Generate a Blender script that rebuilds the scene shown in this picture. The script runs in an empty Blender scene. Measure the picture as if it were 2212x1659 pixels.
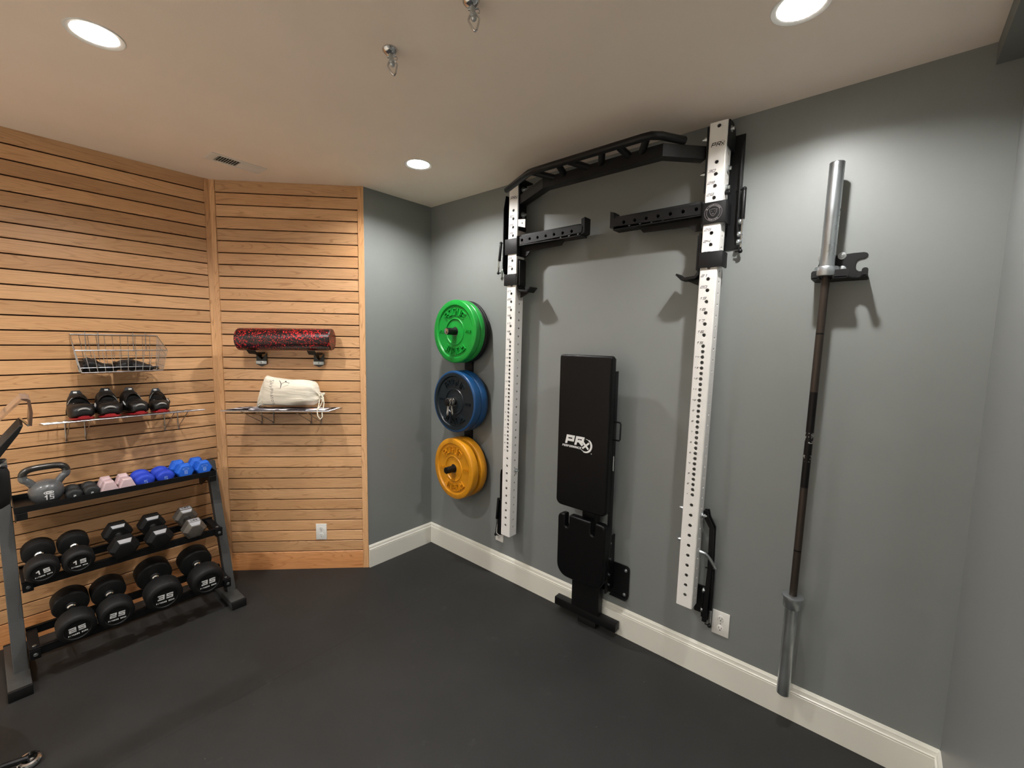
import bpy, bmesh, math, random
from mathutils import Vector, Matrix
random.seed(7)
PI = math.pi
SC = bpy.context.scene
COL = SC.collection

# ---------------------------------------------------------------- camera, world, exposure
cd = bpy.data.cameras.new('camera'); cam = bpy.data.objects.new('camera', cd); COL.objects.link(cam)
cd.sensor_width = 36.0; cd.sensor_fit = 'HORIZONTAL'; cd.lens = 937.264 / 2212 * 36.0
cd.clip_start = 0.02; cd.clip_end = 60
def cam_axes(yaw, pitch, roll):
    cy, sy, cp, sp = math.cos(yaw), math.sin(yaw), math.cos(pitch), math.sin(pitch)
    f = Vector((cy*cp, sy*cp, sp)); r = Vector((sy, -cy, 0)); u = r.cross(f)
    cr, sr = math.cos(roll), math.sin(roll)
    return f, cr*r + sr*u, -sr*r + cr*u
cf, cr_, cu = cam_axes(math.radians(130.774), math.radians(-5.708), math.radians(1.060))
M = Matrix((cr_, cu, -cf)).transposed().to_4x4(); M.translation = Vector((2.815, -2.250, 1.707))
cam.matrix_world = M
SC.camera = cam
w = bpy.data.worlds.new('world'); SC.world = w; w.use_nodes = True
w.node_tree.nodes['Background'].inputs[0].default_value = (0.02, 0.02, 0.02, 1)
w.node_tree.nodes['Background'].inputs[1].default_value = 1.0
vs = SC.view_settings
vs.view_transform = 'Standard'; vs.look = 'None'; vs.exposure = 0.0; vs.gamma = 1.0; vs.use_curve_mapping = False
LAMP = 2080.0                    # radiance of the ceiling light diffusers
LAMP_FILL = 1950.0                 # radiance of the unseen fill lights added behind the camera
LAMP_COL = (1.0, 0.98, 0.965)

# ---------------------------------------------------------------- materials
def srgb(r, g, b):
    f = lambda c: (c/255/12.92) if c/255 <= 0.04045 else ((c/255+0.055)/1.055)**2.4
    return (f(r), f(g), f(b), 1)
class NT:
    def __init__(s, name):
        s.m = bpy.data.materials.new(name); s.m.use_nodes = True; s.t = s.m.node_tree
        s.b = s.t.nodes['Principled BSDF']; s.co = None
    def n(s, typ, **kw):
        x = s.t.nodes.new(typ)
        for k, v in kw.items():
            if k in ('operation', 'data_type', 'blend_type', 'feature', 'noise_dimensions', 'wave_type', 'bands_direction', 'distance', 'clamp_factor', 'interpolation_type', 'voronoi_dimensions'): setattr(x, k, v)
            else: s.set(x, k, v)
        return x
    def set(s, x, k, v):
        inp = x.inputs[int(k[1:])] if (k[0] == 'i' and k[1:].isdigit()) else x.inputs[k.replace('_', ' ')] if k.replace('_', ' ') in x.inputs else x.inputs[k]
        if hasattr(v, 'outputs'): v = v.outputs[0]
        if isinstance(v, bpy.types.NodeSocket): s.t.links.new(v, inp)
        else: inp.default_value = v
    def link(s, a, b): s.t.links.new(a, b)
    def obj(s):
        if not s.co: s.co = s.t.nodes.new('ShaderNodeTexCoord')
        return s.co.outputs['Object']
    def math(s, op, a, b=0.0, c=0.0):
        return s.n('ShaderNodeMath', operation=op, i0=a, i1=b, i2=c).outputs[0]
    def ramp(s, fac, stops, interp='LINEAR'):
        r = s.t.nodes.new('ShaderNodeValToRGB'); s.link(fac, r.inputs[0]); r.color_ramp.interpolation = interp
        e = r.color_ramp.elements
        while len(e) < len(stops): e.new(0.5)
        for i, (p, c) in enumerate(stops): e[i].position = p; e[i].color = c
        return r.outputs[0]
    def mix(s, fac, a, b, bt='MIX'):
        x = s.t.nodes.new('ShaderNodeMix'); x.data_type = 'RGBA'; x.blend_type = bt
        for i, v in ((0, fac), (6, a), (7, b)):
            if isinstance(v, bpy.types.NodeSocket): s.link(v, x.inputs[i])
            else: x.inputs[i].default_value = v
        return x.outputs[2]
    def noise(s, scale, detail=3, rough=.5, vec=None, dist=0.0):
        x = s.n('ShaderNodeTexNoise', Scale=scale, Detail=detail, Roughness=rough, Distortion=dist)
        s.link(vec if vec is not None else s.obj(), x.inputs['Vector']); return x.outputs[0]
    def mapping(s, vec, scale=(1,1,1), loc=(0,0,0)):
        x = s.t.nodes.new('ShaderNodeMapping'); s.link(vec, x.inputs[0]); x.inputs['Scale'].default_value = scale; x.inputs['Location'].default_value = loc
        return x.outputs[0]
    def bump(s, h, strength=.2, dist=.001):
        b = s.n('ShaderNodeBump', Strength=strength, Distance=dist); s.link(h, b.inputs['Height']); s.link(b.outputs[0], s.b.inputs['Normal'])
def mat(name, col, rough=.5, metal=0.0, var=0.06, vscale=25, bump=0.0, bscale=400, bdist=.0008, coat=0.0, spec=None, emit=None, rvar=0.0):
    t = NT(name); b = t.b
    c = srgb(*col) if max(col) > 1 else (*col, 1)
    if var:
        f = t.noise(vscale, 4)
        lo = (c[0]*(1-var), c[1]*(1-var), c[2]*(1-var), 1); hi = (min(1, c[0]*(1+var)), min(1, c[1]*(1+var)), min(1, c[2]*(1+var)), 1)
        t.link(t.ramp(f, [(.3, lo), (.7, hi)]), b.inputs['Base Color'])
    else: b.inputs['Base Color'].default_value = c
    b.inputs['Roughness'].default_value = rough; b.inputs['Metallic'].default_value = metal
    if rvar:
        f = t.noise(vscale*.6, 3); t.link(t.n('ShaderNodeMapRange', i0=f, i1=.3, i2=.7, i3=rough-rvar, i4=rough+rvar).outputs[0], b.inputs['Roughness'])
    if coat: b.inputs['Coat Weight'].default_value = coat; b.inputs['Coat Roughness'].default_value = .15
    if spec is not None: b.inputs['Specular IOR Level'].default_value = spec
    if bump: t.bump(t.noise(bscale, 3), bump, bdist)
    if emit: b.inputs['Emission Color'].default_value = (*emit[0], 1); b.inputs['Emission Strength'].default_value = emit[1]
    return t.m
def wood(name, vertical=False, dark=1.0, seed=0.0):
    """light oak, grain along x (boards split every 0.0789 m in z) or along z"""
    t = NT(name); P = t.obj()
    sep = t.n('ShaderNodeSeparateXYZ', i0=P)
    X, Y, Z = sep.outputs
    if vertical: L, C = Z, t.math('ADD', X, Y)
    else: L, C = X, Z
    if vertical: idx = t.math('FLOOR', t.math('MULTIPLY', C, .5))
    else: idx = t.math('FLOOR', t.math('DIVIDE', t.math('SUBTRACT', Z, .1357), .0789))
    wn = t.n('ShaderNodeTexWhiteNoise', noise_dimensions='1D'); t.link(t.math('ADD', idx, seed+.37), wn.inputs['W'])
    rnd = wn.outputs['Value']
    off = t.math('MULTIPLY', rnd, 37.0)
    def vec(sl, sc):
        c = t.n('ShaderNodeCombineXYZ'); t.link(t.math('ADD', t.math('MULTIPLY', L, sl), off), c.inputs[0]); t.link(t.math('ADD', t.math('MULTIPLY', C, sc), off), c.inputs[1])
        t.link(off, c.inputs[2]); return c.outputs[0]
    big = t.noise(1.0, 1.5, .4, vec(1.25, 11.0))
    rings = t.math('SINE', t.math('MULTIPLY', big, 120.0))
    ringd = t.ramp(rings, [(0.0, (0, 0, 0, 1)), (.70, (.08, .08, .08, 1)), (.96, (1, 1, 1, 1))])
    brk = t.noise(1.0, 3, .6, vec(5, 30))
    ringm = t.math('MULTIPLY', ringd, t.n('ShaderNodeMapRange', i0=brk, i1=.38, i2=.62, i3=.05, i4=.52).outputs[0])
    fine = t.noise(1.0, 5, .65, vec(9.0, 420.0))
    tone = t.noise(1.0, 2, .5, vec(.8, 4.0))
    d = dark
    base = t.ramp(tone, [(.3, (.66*d, .40*d, .225*d, 1)), (.7, (.80*d, .52*d, .315*d, 1))])
    c1 = t.mix(ringm, base, (.40*d, .20*d, .095*d, 1))
    fr = t.ramp(fine, [(.35, (.80, .76, .72, 1)), (.62, (1.05, 1.05, 1.05, 1))])
    c2 = t.mix(.85, c1, fr, 'MULTIPLY')
    per = t.n('ShaderNodeMapRange', i0=rnd, i1=0.0, i2=1.0, i3=.82, i4=1.06)
    hsv = t.n('ShaderNodeHueSaturation', Saturation=1.14, Value=per, Color=c2)
    t.link(hsv.outputs[0], t.b.inputs['Base Color'])
    t.b.inputs['Roughness'].default_value = .38; t.b.inputs['Specular IOR Level'].default_value = .75
    t.bump(fine, .12, .0006)
    return t.m
M_ = {}
M_['oak'] = wood('oak_boards'); M_['oak2'] = wood('oak_boards_angled', seed=50.0); M_['oakv'] = wood('oak_trim', True); M_['core'] = mat('dark_slot_interior', (46, 26, 14), .9, var=.1)
M_['paint'] = mat('grey_wall_paint', (126, 129, 127), .42, var=.02, vscale=3, bump=.25, bscale=260, bdist=.0006)
M_['ceil'] = mat('ceiling_paint', (248, 234, 220), .9, var=.015, vscale=4, bump=.3, bscale=180, bdist=.0008)
M_['bounce_floor'] = mat('pale_bounce_carpet', (206, 198, 184), .95, var=.05)
M_['bounce_wall'] = mat('pale_bounce_wall_paint', (220, 218, 212), .8, var=.01)  # pale colour given to the unseen walls so they throw back fill light
M_['soffit'] = mat('soffit_paint', (120, 122, 118), .6, var=.02, vscale=4)
M_['base'] = mat('baseboard_paint', (226, 224, 212), .28, var=.01, vscale=4)
M_['black'] = mat('black_powder_coat', (12, 12, 13), .42, spec=.3, var=.1, vscale=80, bump=.25, bscale=900, bdist=.0004)
M_['black2'] = mat('satin_black_steel', (16, 16, 17), .55, spec=.3, var=.1, vscale=60, bump=.3, bscale=700, bdist=.0004)
M_['grey'] = mat('charcoal_hammered_steel', (58, 59, 58), .5, var=.12, vscale=200, bump=.5, bscale=500, bdist=.0008)
M_['vinyl'] = mat('black_vinyl', (7, 7, 8), .38, var=.05, spec=.22, bump=.35, bscale=700, bdist=.0006)
M_['rubber'] = mat('black_rubber', (12, 12, 12), .6, spec=.35, var=.12, vscale=120, bump=.5, bscale=500, bdist=.0008)
M_['urethane'] = mat('black_urethane', (10, 10, 11), .38, var=.1, vscale=60)
M_['white'] = mat('white_powder_coat', (233, 231, 226), .38, var=.01)
M_['plastic'] = mat('white_plastic', (232, 230, 224), .3, var=0)
M_['ink'] = mat('dark_ink', (34, 33, 36), .6, var=0)
M_['mark'] = mat('white_marking', (226, 226, 224), .5, var=0)
M_['dimmark'] = mat('grey_marking', (120, 116, 116), .5, var=0)
M_['chrome'] = mat('polished_chrome', (205, 205, 205), .14, 1.0, var=.03, vscale=10)
M_['zinc'] = mat('bright_zinc', (190, 196, 199), .33, 1.0, var=.06, vscale=14, rvar=.08)
M_['steelk'] = mat('knurled_steel', (118, 118, 116), .34, 1.0, var=.15, vscale=200, bump=.6, bscale=900, bdist=.0006)
M_['wire'] = mat('zinc_wire', (170, 170, 172), .3, 1.0, var=.05)
M_['green'] = mat('green_rubber', (14, 140, 48), .36, var=.06, vscale=18)
M_['blue'] = mat('blue_rubber', (14, 64, 108), .36, var=.06, vscale=18)
M_['navy'] = mat('navy_rubber_face', (17, 27, 33), .38, var=.08, vscale=18)
M_['yellow'] = mat('yellow_rubber', (208, 140, 22), .38, var=.07, vscale=18)
M_['neo_b'] = mat('blue_neoprene', (28, 62, 188), .6, var=.05, bump=.15, bscale=600)
M_['neo_b8'] = mat('bright_blue_neoprene', (24, 96, 205), .6, var=.05, bump=.15, bscale=600)
M_['neo_p'] = mat('pale_pink_neoprene', (206, 180, 182), .6, var=.04, bump=.15, bscale=600)
M_['neo_k'] = mat('charcoal_neoprene', (30, 32, 32), .62, var=.06, bump=.15, bscale=600)
M_['neo_mark'] = mat('pale_blue_print', (150, 176, 226), .6, var=0)
M_['hexgrey'] = mat('worn_grey_cast_iron', (98, 93, 86), .42, .35, var=.15, vscale=40, bump=.3, bscale=150)
M_['hexcap'] = mat('reflective_grey_label', (150, 150, 152), .35, var=.02)
M_['enamel'] = mat('grey_speckled_vinyl', (84, 86, 87), .3, var=.25, vscale=320, coat=.3)
M_['handle'] = mat('dark_chrome_handle', (72, 70, 67), .25, .7, var=.1, vscale=20)
M_['cotton'] = mat('natural_cotton', (226, 218, 200), .9, var=.05, vscale=30, bump=.4, bscale=500)
def wrinkle():
    t = NT('wrinkled_cotton'); mp = t.t.nodes.new('ShaderNodeMapping'); t.link(t.obj(), mp.inputs[0]); mp.inputs['Rotation'].default_value = (0, math.radians(32), 0); mp.inputs['Scale'].default_value = (5, 9, 26)
    n = t.noise(1.0, 3, .5, mp.outputs[0], .6); f = t.noise(500, 2); t.b.inputs['Base Color'].default_value = srgb(226, 218, 200); t.b.inputs['Roughness'].default_value = .9
    b1 = t.n('ShaderNodeBump', Strength=.9, Distance=.012); t.link(n, b1.inputs['Height'])
    b2 = t.n('ShaderNodeBump', Strength=.3, Distance=.0006); t.link(f, b2.inputs['Height']); t.link(b1.outputs[0], b2.inputs['Normal']); t.link(b2.outputs[0], t.b.inputs['Normal']); return t.m
M_['cotton'] = wrinkle()
M_['cord'] = mat('cotton_cord', (222, 214, 194), .9, var=.08, vscale=200)
M_['fabric'] = mat('black_nylon_fabric', (20, 22, 26), .6, var=.2, vscale=40, bump=.5, bscale=120, bdist=.002)
M_['shoe'] = mat('black_shoe_synthetic', (9, 9, 9), .44, var=.1, vscale=50)
M_['shoeg'] = mat('silver_grey_accent', (160, 160, 158), .4, var=.05)
M_['red'] = mat('red_sole', (140, 16, 22), .45, var=.05)
M_['slot'] = mat('dark_slot', (30, 28, 26), .7, var=0)
M_['grip'] = mat('black_foam_grip', (14, 14, 15), .7, var=.1, vscale=90)
def roller_mat():
    t = NT('red_flecked_foam'); P = t.obj()
    v = t.n('ShaderNodeTexVoronoi', Scale=95.0, Randomness=1.0); dn = t.n('ShaderNodeTexNoise', Scale=70.0, Detail=2.0); t.link(P, dn.inputs['Vector']); va = t.n('ShaderNodeVectorMath', operation='MULTIPLY_ADD'); t.link(dn.outputs['Color'], va.inputs[0]); va.inputs[1].default_value = (.03, .03, .03); t.link(P, va.inputs[2]); t.link(va.outputs[0], v.inputs['Vector'])
    nz = t.noise(210, 2, .6); big = t.noise(13, 2, .5)
    a = t.math('ADD', v.outputs['Distance'], t.math('MULTIPLY', nz, .42))
    a = t.math('SUBTRACT', a, t.math('MULTIPLY', big, .62))
    m = t.ramp(a, [(.20, (1, 1, 1, 1)), (.25, (0, 0, 0, 1))])
    c = t.mix(m, srgb(16, 12, 14), srgb(214, 40, 44)); t.link(c, t.b.inputs['Base Color']); t.b.inputs['Roughness'].default_value = .3
    t.bump(nz, .2, .0008); return t.m
M_['roller'] = roller_mat()
def floor_mat():
    t = NT('rubber_gym_flooring'); P = t.obj()
    fine = t.noise(420, 3, .7); mid = t.noise(2.2, 4, .6); dust = t.noise(7, 6, .7)
    base = t.ramp(fine, [(.3, srgb(21, 21, 20)), (.7, srgb(40, 40, 38))])
    c = t.mix(t.n('ShaderNodeMapRange', i0=mid, i1=.35, i2=.75, i3=0.0, i4=.30).outputs[0], base, srgb(54, 54, 53))
    c = t.mix(t.n('ShaderNodeMapRange', i0=dust, i1=.62, i2=.8, i3=0.0, i4=.25).outputs[0], c, srgb(96, 94, 92))
    v = t.n('ShaderNodeTexVoronoi', Scale=9.0, Randomness=1.0); t.link(P, v.inputs['Vector'])
    wn = t.math('LESS_THAN', v.outputs['Distance'], .022)
    c = t.mix(t.math('MULTIPLY', wn, t.math('MULTIPLY', t.noise(3.1, 2), .55)), c, srgb(150, 146, 138))
    sep = t.n('ShaderNodeSeparateXYZ', i0=P)
    seam = t.math('LESS_THAN', t.math('ABSOLUTE', t.math('SUBTRACT', sep.outputs[0], SEAM_X)), .0016)
    c = t.mix(t.math('MULTIPLY', seam, .8), c, srgb(14, 14, 14))
    t.link(c, t.b.inputs['Base Color']); t.b.inputs['Roughness'].default_value = .62; t.b.inputs['Specular IOR Level'].default_value = .4
    t.bump(fine, .6, .0012); return t.m
SEAM_X = 0.62
M_['floor'] = floor_mat()
def towel_mat():
    t = NT('printed_fabric'); P = t.mapping(t.obj(), (4, 9, 9), (.3, 0, 0))
    n = t.noise(1.3, 1, .3, P, 1.5)
    t.link(t.ramp(n, [(.0, srgb(34, 28, 34)), (.53, srgb(34, 28, 34)), (.55, srgb(222, 220, 226)), (.72, srgb(222, 220, 226)), (.75, srgb(230, 110, 50))]), t.b.inputs['Base Color'])
    t.b.inputs['Roughness'].default_value = .6; return t.m
M_['towel'] = towel_mat()
def knurl_mat():
    """shaft: worn dark steel, darker cerakote in the middle with chalk residue"""
    t = NT('barbell_shaft_steel'); P = t.obj(); sep = t.n('ShaderNodeSeparateXYZ', i0=P); Z = sep.outputs[2]
    a = t.ramp(Z, [(0, (0, 0, 0, 1)), (1, (1, 1, 1, 1))])
    dark = t.math('MULTIPLY', t.math('GREATER_THAN', Z, -.18), t.math('LESS_THAN', Z, .22))
    ch = t.noise(60, 5, .7)
    band = t.math('ADD', t.math('LESS_THAN', t.math('ABSOLUTE', t.math('SUBTRACT', Z, .03)), .022), t.math('LESS_THAN', t.math('ABSOLUTE', t.math('ADD', Z, .055)), .014))
    cm = t.math('MULTIPLY', band, t.math('GREATER_THAN', ch, .54))
    c = t.mix(dark, srgb(70, 62, 56), srgb(32, 30, 30)); c = t.mix(cm, c, srgb(200, 200, 196))
    ring = t.math('ADD', t.math('LESS_THAN', t.math('ABSOLUTE', t.math('SUBTRACT', Z, .455)), .003), t.math('LESS_THAN', t.math('ABSOLUTE', t.math('ADD', Z, .455)), .003))
    c = t.mix(ring, c, srgb(20, 20, 20))
    t.link(c, t.b.inputs['Base Color']); t.b.inputs['Metallic'].default_value = .75; t.b.inputs['Roughness'].default_value = .42
    t.bump(t.noise(900, 2), .5, .0006); return t.m
M_['shaft'] = knurl_mat()
def clear_mat():
    t = NT('clear_acrylic'); b = t.b
    b.inputs['Base Color'].default_value = (.80, .72, .66, 1); b.inputs['Transmission Weight'].default_value = .9; b.inputs['Roughness'].default_value = .05; b.inputs['IOR'].default_value = 1.08
    return t.m
M_['clear'] = clear_mat()
def smoke_mat():
    t = NT('smoky_plastic'); b = t.b; b.inputs['Base Color'].default_value = srgb(150, 128, 116); b.inputs['Transmission Weight'].default_value = .55; b.inputs['Roughness'].default_value = .25; b.inputs['IOR'].default_value = 1.15
    return t.m
M_['smoke'] = smoke_mat()
M_['lamp'] = mat('glowing_diffuser', (255, 255, 255), .5, var=0, emit=(LAMP_COL, LAMP))

M_['lamp_rim'] = mat('dim_diffuser_rim', (255, 255, 255), .5, var=0, emit=(LAMP_COL, 90.0))
M_['lamp_fill'] = mat('fill_light_diffuser', (255, 255, 255), .5, var=0, emit=(LAMP_COL, LAMP_FILL))  # diffuser of the invented fill lights

# ---------------------------------------------------------------- mesh builder
FONT = {
 'A': [[(0,0),(0,1),(1,1),(1,0)],[(0,.45),(1,.45)]], 'B': [[(0,0),(0,1),(.9,1),(.9,.5),(0,.5)],[(.9,.5),(1,.5),(1,0),(0,0)]],
 'C': [[(1,1),(0,1),(0,0),(1,0)]], 'D': [[(0,0),(0,1),(.8,1),(1,.8),(1,.2),(.8,0),(0,0)]], 'E': [[(1,1),(0,1),(0,0),(1,0)],[(0,.5),(.9,.5)]],
 'F': [[(1,1),(0,1),(0,0)],[(0,.5),(.9,.5)]], 'G': [[(1,1),(0,1),(0,0),(1,0),(1,.5),(.5,.5)]], 'I': [[(.5,0),(.5,1)]], 'K': [[(0,0),(0,1)],[(1,1),(0,.5),(1,0)]],
 'L': [[(0,1),(0,0),(1,0)]], 'M': [[(0,0),(0,1),(.5,.4),(1,1),(1,0)]], 'N': [[(0,0),(0,1),(1,0),(1,1)]], 'O': [[(0,0),(0,1),(1,1),(1,0),(0,0)]],
 'P': [[(0,0),(0,1),(1,1),(1,.42),(.25,.42)]], 'R': [[(0,0),(0,1),(1,1),(1,.45),(.25,.45)],[(.5,.45),(1,0)]], 'S': [[(1,1),(0,1),(0,.5),(1,.5),(1,0),(0,0)]],
 'T': [[(0,1),(1,1)],[(.5,1),(.5,0)]], 'U': [[(0,1),(0,0),(1,0),(1,1)]], 'X': [[(0,0),(1,1)],[(0,1),(1,0)]], 'Y': [[(0,1),(.5,.5),(1,1)],[(.5,.5),(.5,0)]],
 '0': [[(0,0),(0,1),(1,1),(1,0),(0,0)]], '1': [[(.2,.72),(.62,1),(.62,0)]], '2': [[(0,1),(1,1),(1,.5),(0,.5),(0,0),(1,0)]], '3': [[(0,1),(1,1),(1,0),(0,0)],[(.2,.5),(1,.5)]],
 '4': [[(0,1),(0,.45),(1,.45)],[(1,1),(1,0)]], '5': [[(1,1),(0,1),(0,.52),(1,.52),(1,0),(0,0)]], '6': [[(1,1),(0,1),(0,0),(1,0),(1,.5),(0,.5)]],
 '7': [[(0,1),(1,1),(.6,0)]], '8': [[(0,0),(0,1),(1,1),(1,0),(0,0)],[(0,.5),(1,.5)]], '9': [[(1,.5),(0,.5),(0,1),(1,1),(1,0),(0,0)]], ' ': []}
def T(x=0, y=0, z=0): return Matrix.Translation((x, y, z))
def RX(a): return Matrix.Rotation(a, 4, 'X')
def RY(a): return Matrix.Rotation(a, 4, 'Y')
def RZ(a): return Matrix.Rotation(a, 4, 'Z')
def rrect(w, h, r, n=5, cx=0, cy=0):
    pts = []
    for (sx, sy, a0) in ((1, 1, 0), (-1, 1, PI/2), (-1, -1, PI), (1, -1, 3*PI/2)):
        for i in range(n+1):
            a = a0 + PI/2*i/n
            pts.append((cx + sx*(w/2-r) + r*math.cos(a), cy + sy*(h/2-r) + r*math.sin(a)))
    return pts
def circ(cx, cy, r, n=12, ry=None): return [(cx + r*math.cos(2*PI*i/n), cy + (ry or r)*math.sin(2*PI*i/n)) for i in range(n)]
def cr(P, n=5):
    """smooth curve through the points"""
    P = [Vector(p) for p in P]; out = []
    for i in range(len(P)-1):
        a, b, c, d = P[max(0, i-1)], P[i], P[i+1], P[min(len(P)-1, i+2)]
        for k in range(n):
            t = k/n; out.append(.5*((2*b) + (c-a)*t + (2*a-5*b+4*c-d)*t*t + (3*b-a-3*c+d)*t**3))
    return out + [P[-1]]
class MB:
    def __init__(s): s.b = bmesh.new()
    def _add(s, t, M=None, mi=0):
        if M is not None: t.transform(M)
        for f in t.faces: f.material_index = mi
        me = bpy.data.meshes.new('tmp'); t.to_mesh(me); t.free(); s.b.from_mesh(me); bpy.data.meshes.remove(me); return s
    def box(s, c, d, bev=0.0, M=None, mi=0, seg=2):
        t = bmesh.new(); bmesh.ops.create_cube(t, size=1.0)
        for v in t.verts: v.co = Vector((v.co.x*d[0] + c[0], v.co.y*d[1] + c[1], v.co.z*d[2] + c[2]))
        if bev: bmesh.ops.bevel(t, geom=t.edges[:], offset=min(bev, min(d)*.49), segments=seg, profile=.5, affect='EDGES')
        return s._add(t, M, mi)
    def span(s, x0, x1, y0, y1, z0, z1, bev=0.0, M=None, mi=0, seg=2):
        return s.box(((x0+x1)/2, (y0+y1)/2, (z0+z1)/2), (abs(x1-x0), abs(y1-y0), abs(z1-z0)), bev, M, mi, seg)
    def cyl(s, p0, p1, r, r2=None, n=20, bev=0.0, M=None, mi=0):
        p0, p1 = Vector(p0), Vector(p1); d = p1-p0; L = d.length
        t = bmesh.new(); bmesh.ops.create_cone(t, cap_ends=True, segments=n, radius1=r, radius2=r if r2 is None else r2, depth=L)
        if bev: bmesh.ops.bevel(t, geom=[e for e in t.edges if abs(e.verts[0].co.z-e.verts[1].co.z) < 1e-6], offset=bev, segments=2, profile=.5, affect='EDGES')
        q = Vector((0, 0, 1)).rotation_difference(d.normalized()).to_matrix().to_4x4()
        t.transform(Matrix.Translation((p0+p1)/2) @ q); return s._add(t, M, mi)
    def sph(s, c, r, sc=(1, 1, 1), n=16, M=None, mi=0):
        t = bmesh.new(); bmesh.ops.create_uvsphere(t, u_segments=n, v_segments=n//2+2, radius=r)
        for v in t.verts: v.co = Vector((v.co.x*sc[0]+c[0], v.co.y*sc[1]+c[1], v.co.z*sc[2]+c[2]))
        return s._add(t, M, mi)
    def lathe(s, prof, n=32, axis='Z', M=None, mi=0, closed=False):
        """prof: (r, h) pairs, turned about the axis"""
        t = bmesh.new(); rows = []
        for (r, h) in prof:
            if r < 1e-6: rows.append([t.verts.new((0, 0, h))])
            else: rows.append([t.verts.new((r*math.cos(2*PI*i/n), r*math.sin(2*PI*i/n), h)) for i in range(n)])
        pairs = list(zip(rows, rows[1:])) + ([(rows[-1], rows[0])] if closed else [])
        for a, b in pairs:
            for i in range(n):
                j = (i+1) % n
                if len(a) == 1 and len(b) == 1: continue
                if len(a) == 1: t.faces.new((a[0], b[j], b[i]))
                elif len(b) == 1: t.faces.new((a[i], a[j], b[0]))
                else: t.faces.new((a[i], a[j], b[j], b[i]))
        bmesh.ops.recalc_face_normals(t, faces=t.faces[:])
        R = {'Z': Matrix.Identity(4), 'Y': RX(PI/2), 'X': RY(PI/2)}[axis]
        t.transform(R); return s._add(t, M, mi)
    def tube(s, pts, r, n=10, closed=False, M=None, mi=0, flat=None, taper=None):
        """sweep a circle (or an ellipse, flat=(a,b)) along pts"""
        P = [Vector(p) for p in pts]; m = len(P); t = bmesh.new(); rows = []
        tang = []
        for i in range(m):
            a = P[(i-1) % m] if (closed or i > 0) else P[i]; b = P[(i+1) % m] if (closed or i < m-1) else P[i]
            tang.append((b-a).normalized())
        up = Vector((0, 0, 1)) if abs(tang[0].z) < .9 else Vector((1, 0, 0))
        nx = tang[0].cross(up).normalized(); prev = tang[0]
        for i in range(m):
            q = prev.rotation_difference(tang[i]); nx = q @ nx; nx = (nx - tang[i]*nx.dot(tang[i])).normalized(); ny = tang[i].cross(nx); prev = tang[i]
            k = 1.0
            if not closed and 0 < i < m-1:
                k = 1.0/max(.5, math.cos((P[i]-P[i-1]).angle(P[i+1]-P[i], 0)/2))
            rr = r*(taper[i] if taper else 1)
            a, b = (flat if flat else (1, 1))
            rows.append([t.verts.new(P[i] + rr*(a*math.cos(2*PI*j/n)*nx + b*math.sin(2*PI*j/n)*ny)) for j in range(n)])
        for i in range(m if closed else m-1):
            A, B = rows[i], rows[(i+1) % m]
            for j in range(n): t.faces.new((A[j], A[(j+1) % n], B[(j+1) % n], B[j]))
        if not closed: t.faces.new(rows[0]); t.faces.new(rows[-1])
        bmesh.ops.recalc_face_normals(t, faces=t.faces[:]); return s._add(t, M, mi)
    def loft(s, rings, M=None, mi=0, cap=True):
        t = bmesh.new(); R = [[t.verts.new(p) for p in ring] for ring in rings]; n = len(R[0])
        for A, B in zip(R, R[1:]):
            for j in range(n): t.faces.new((A[j], A[(j+1) % n], B[(j+1) % n], B[j]))
        if cap: t.faces.new(R[0]); t.faces.new(R[-1])
        bmesh.ops.recalc_face_normals(t, faces=t.faces[:]); return s._add(t, M, mi)
    def plate(s, outer, h0, h1, holes=(), M=None, mi=0, bev=0.0):
        """prism of a 2-D outline with real holes; outline in local x,y, thickness along z from h0 to h1"""
        t = bmesh.new(); es = []; loops = []
        for L in [outer] + list(holes):
            vs_ = [t.verts.new((x, y, h0)) for x, y in L]; loops.append(vs_)
            for i in range(len(vs_)): es.append(t.edges.new((vs_[i], vs_[(i+1) % len(vs_)])))
        if holes: bmesh.ops.triangle_fill(t, use_beauty=True, use_dissolve=False, edges=es)
        else: t.faces.new(loops[0])
        g = bmesh.ops.extrude_face_region(t, geom=t.faces[:])
        for v in [x for x in g['geom'] if isinstance(x, bmesh.types.BMVert)]: v.co.z = h1
        bmesh.ops.recalc_face_normals(t, faces=t.faces[:])
        if bev:
            ed = [e for e in t.edges if len(e.link_faces) == 2 and e.calc_face_angle(0) > .8 and abs(e.verts[0].co.z-e.verts[1].co.z) < 1e-6]
            bmesh.ops.bevel(t, geom=ed, offset=bev, segments=2, profile=.5, affect='EDGES')
        return s._add(t, M, mi)
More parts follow.
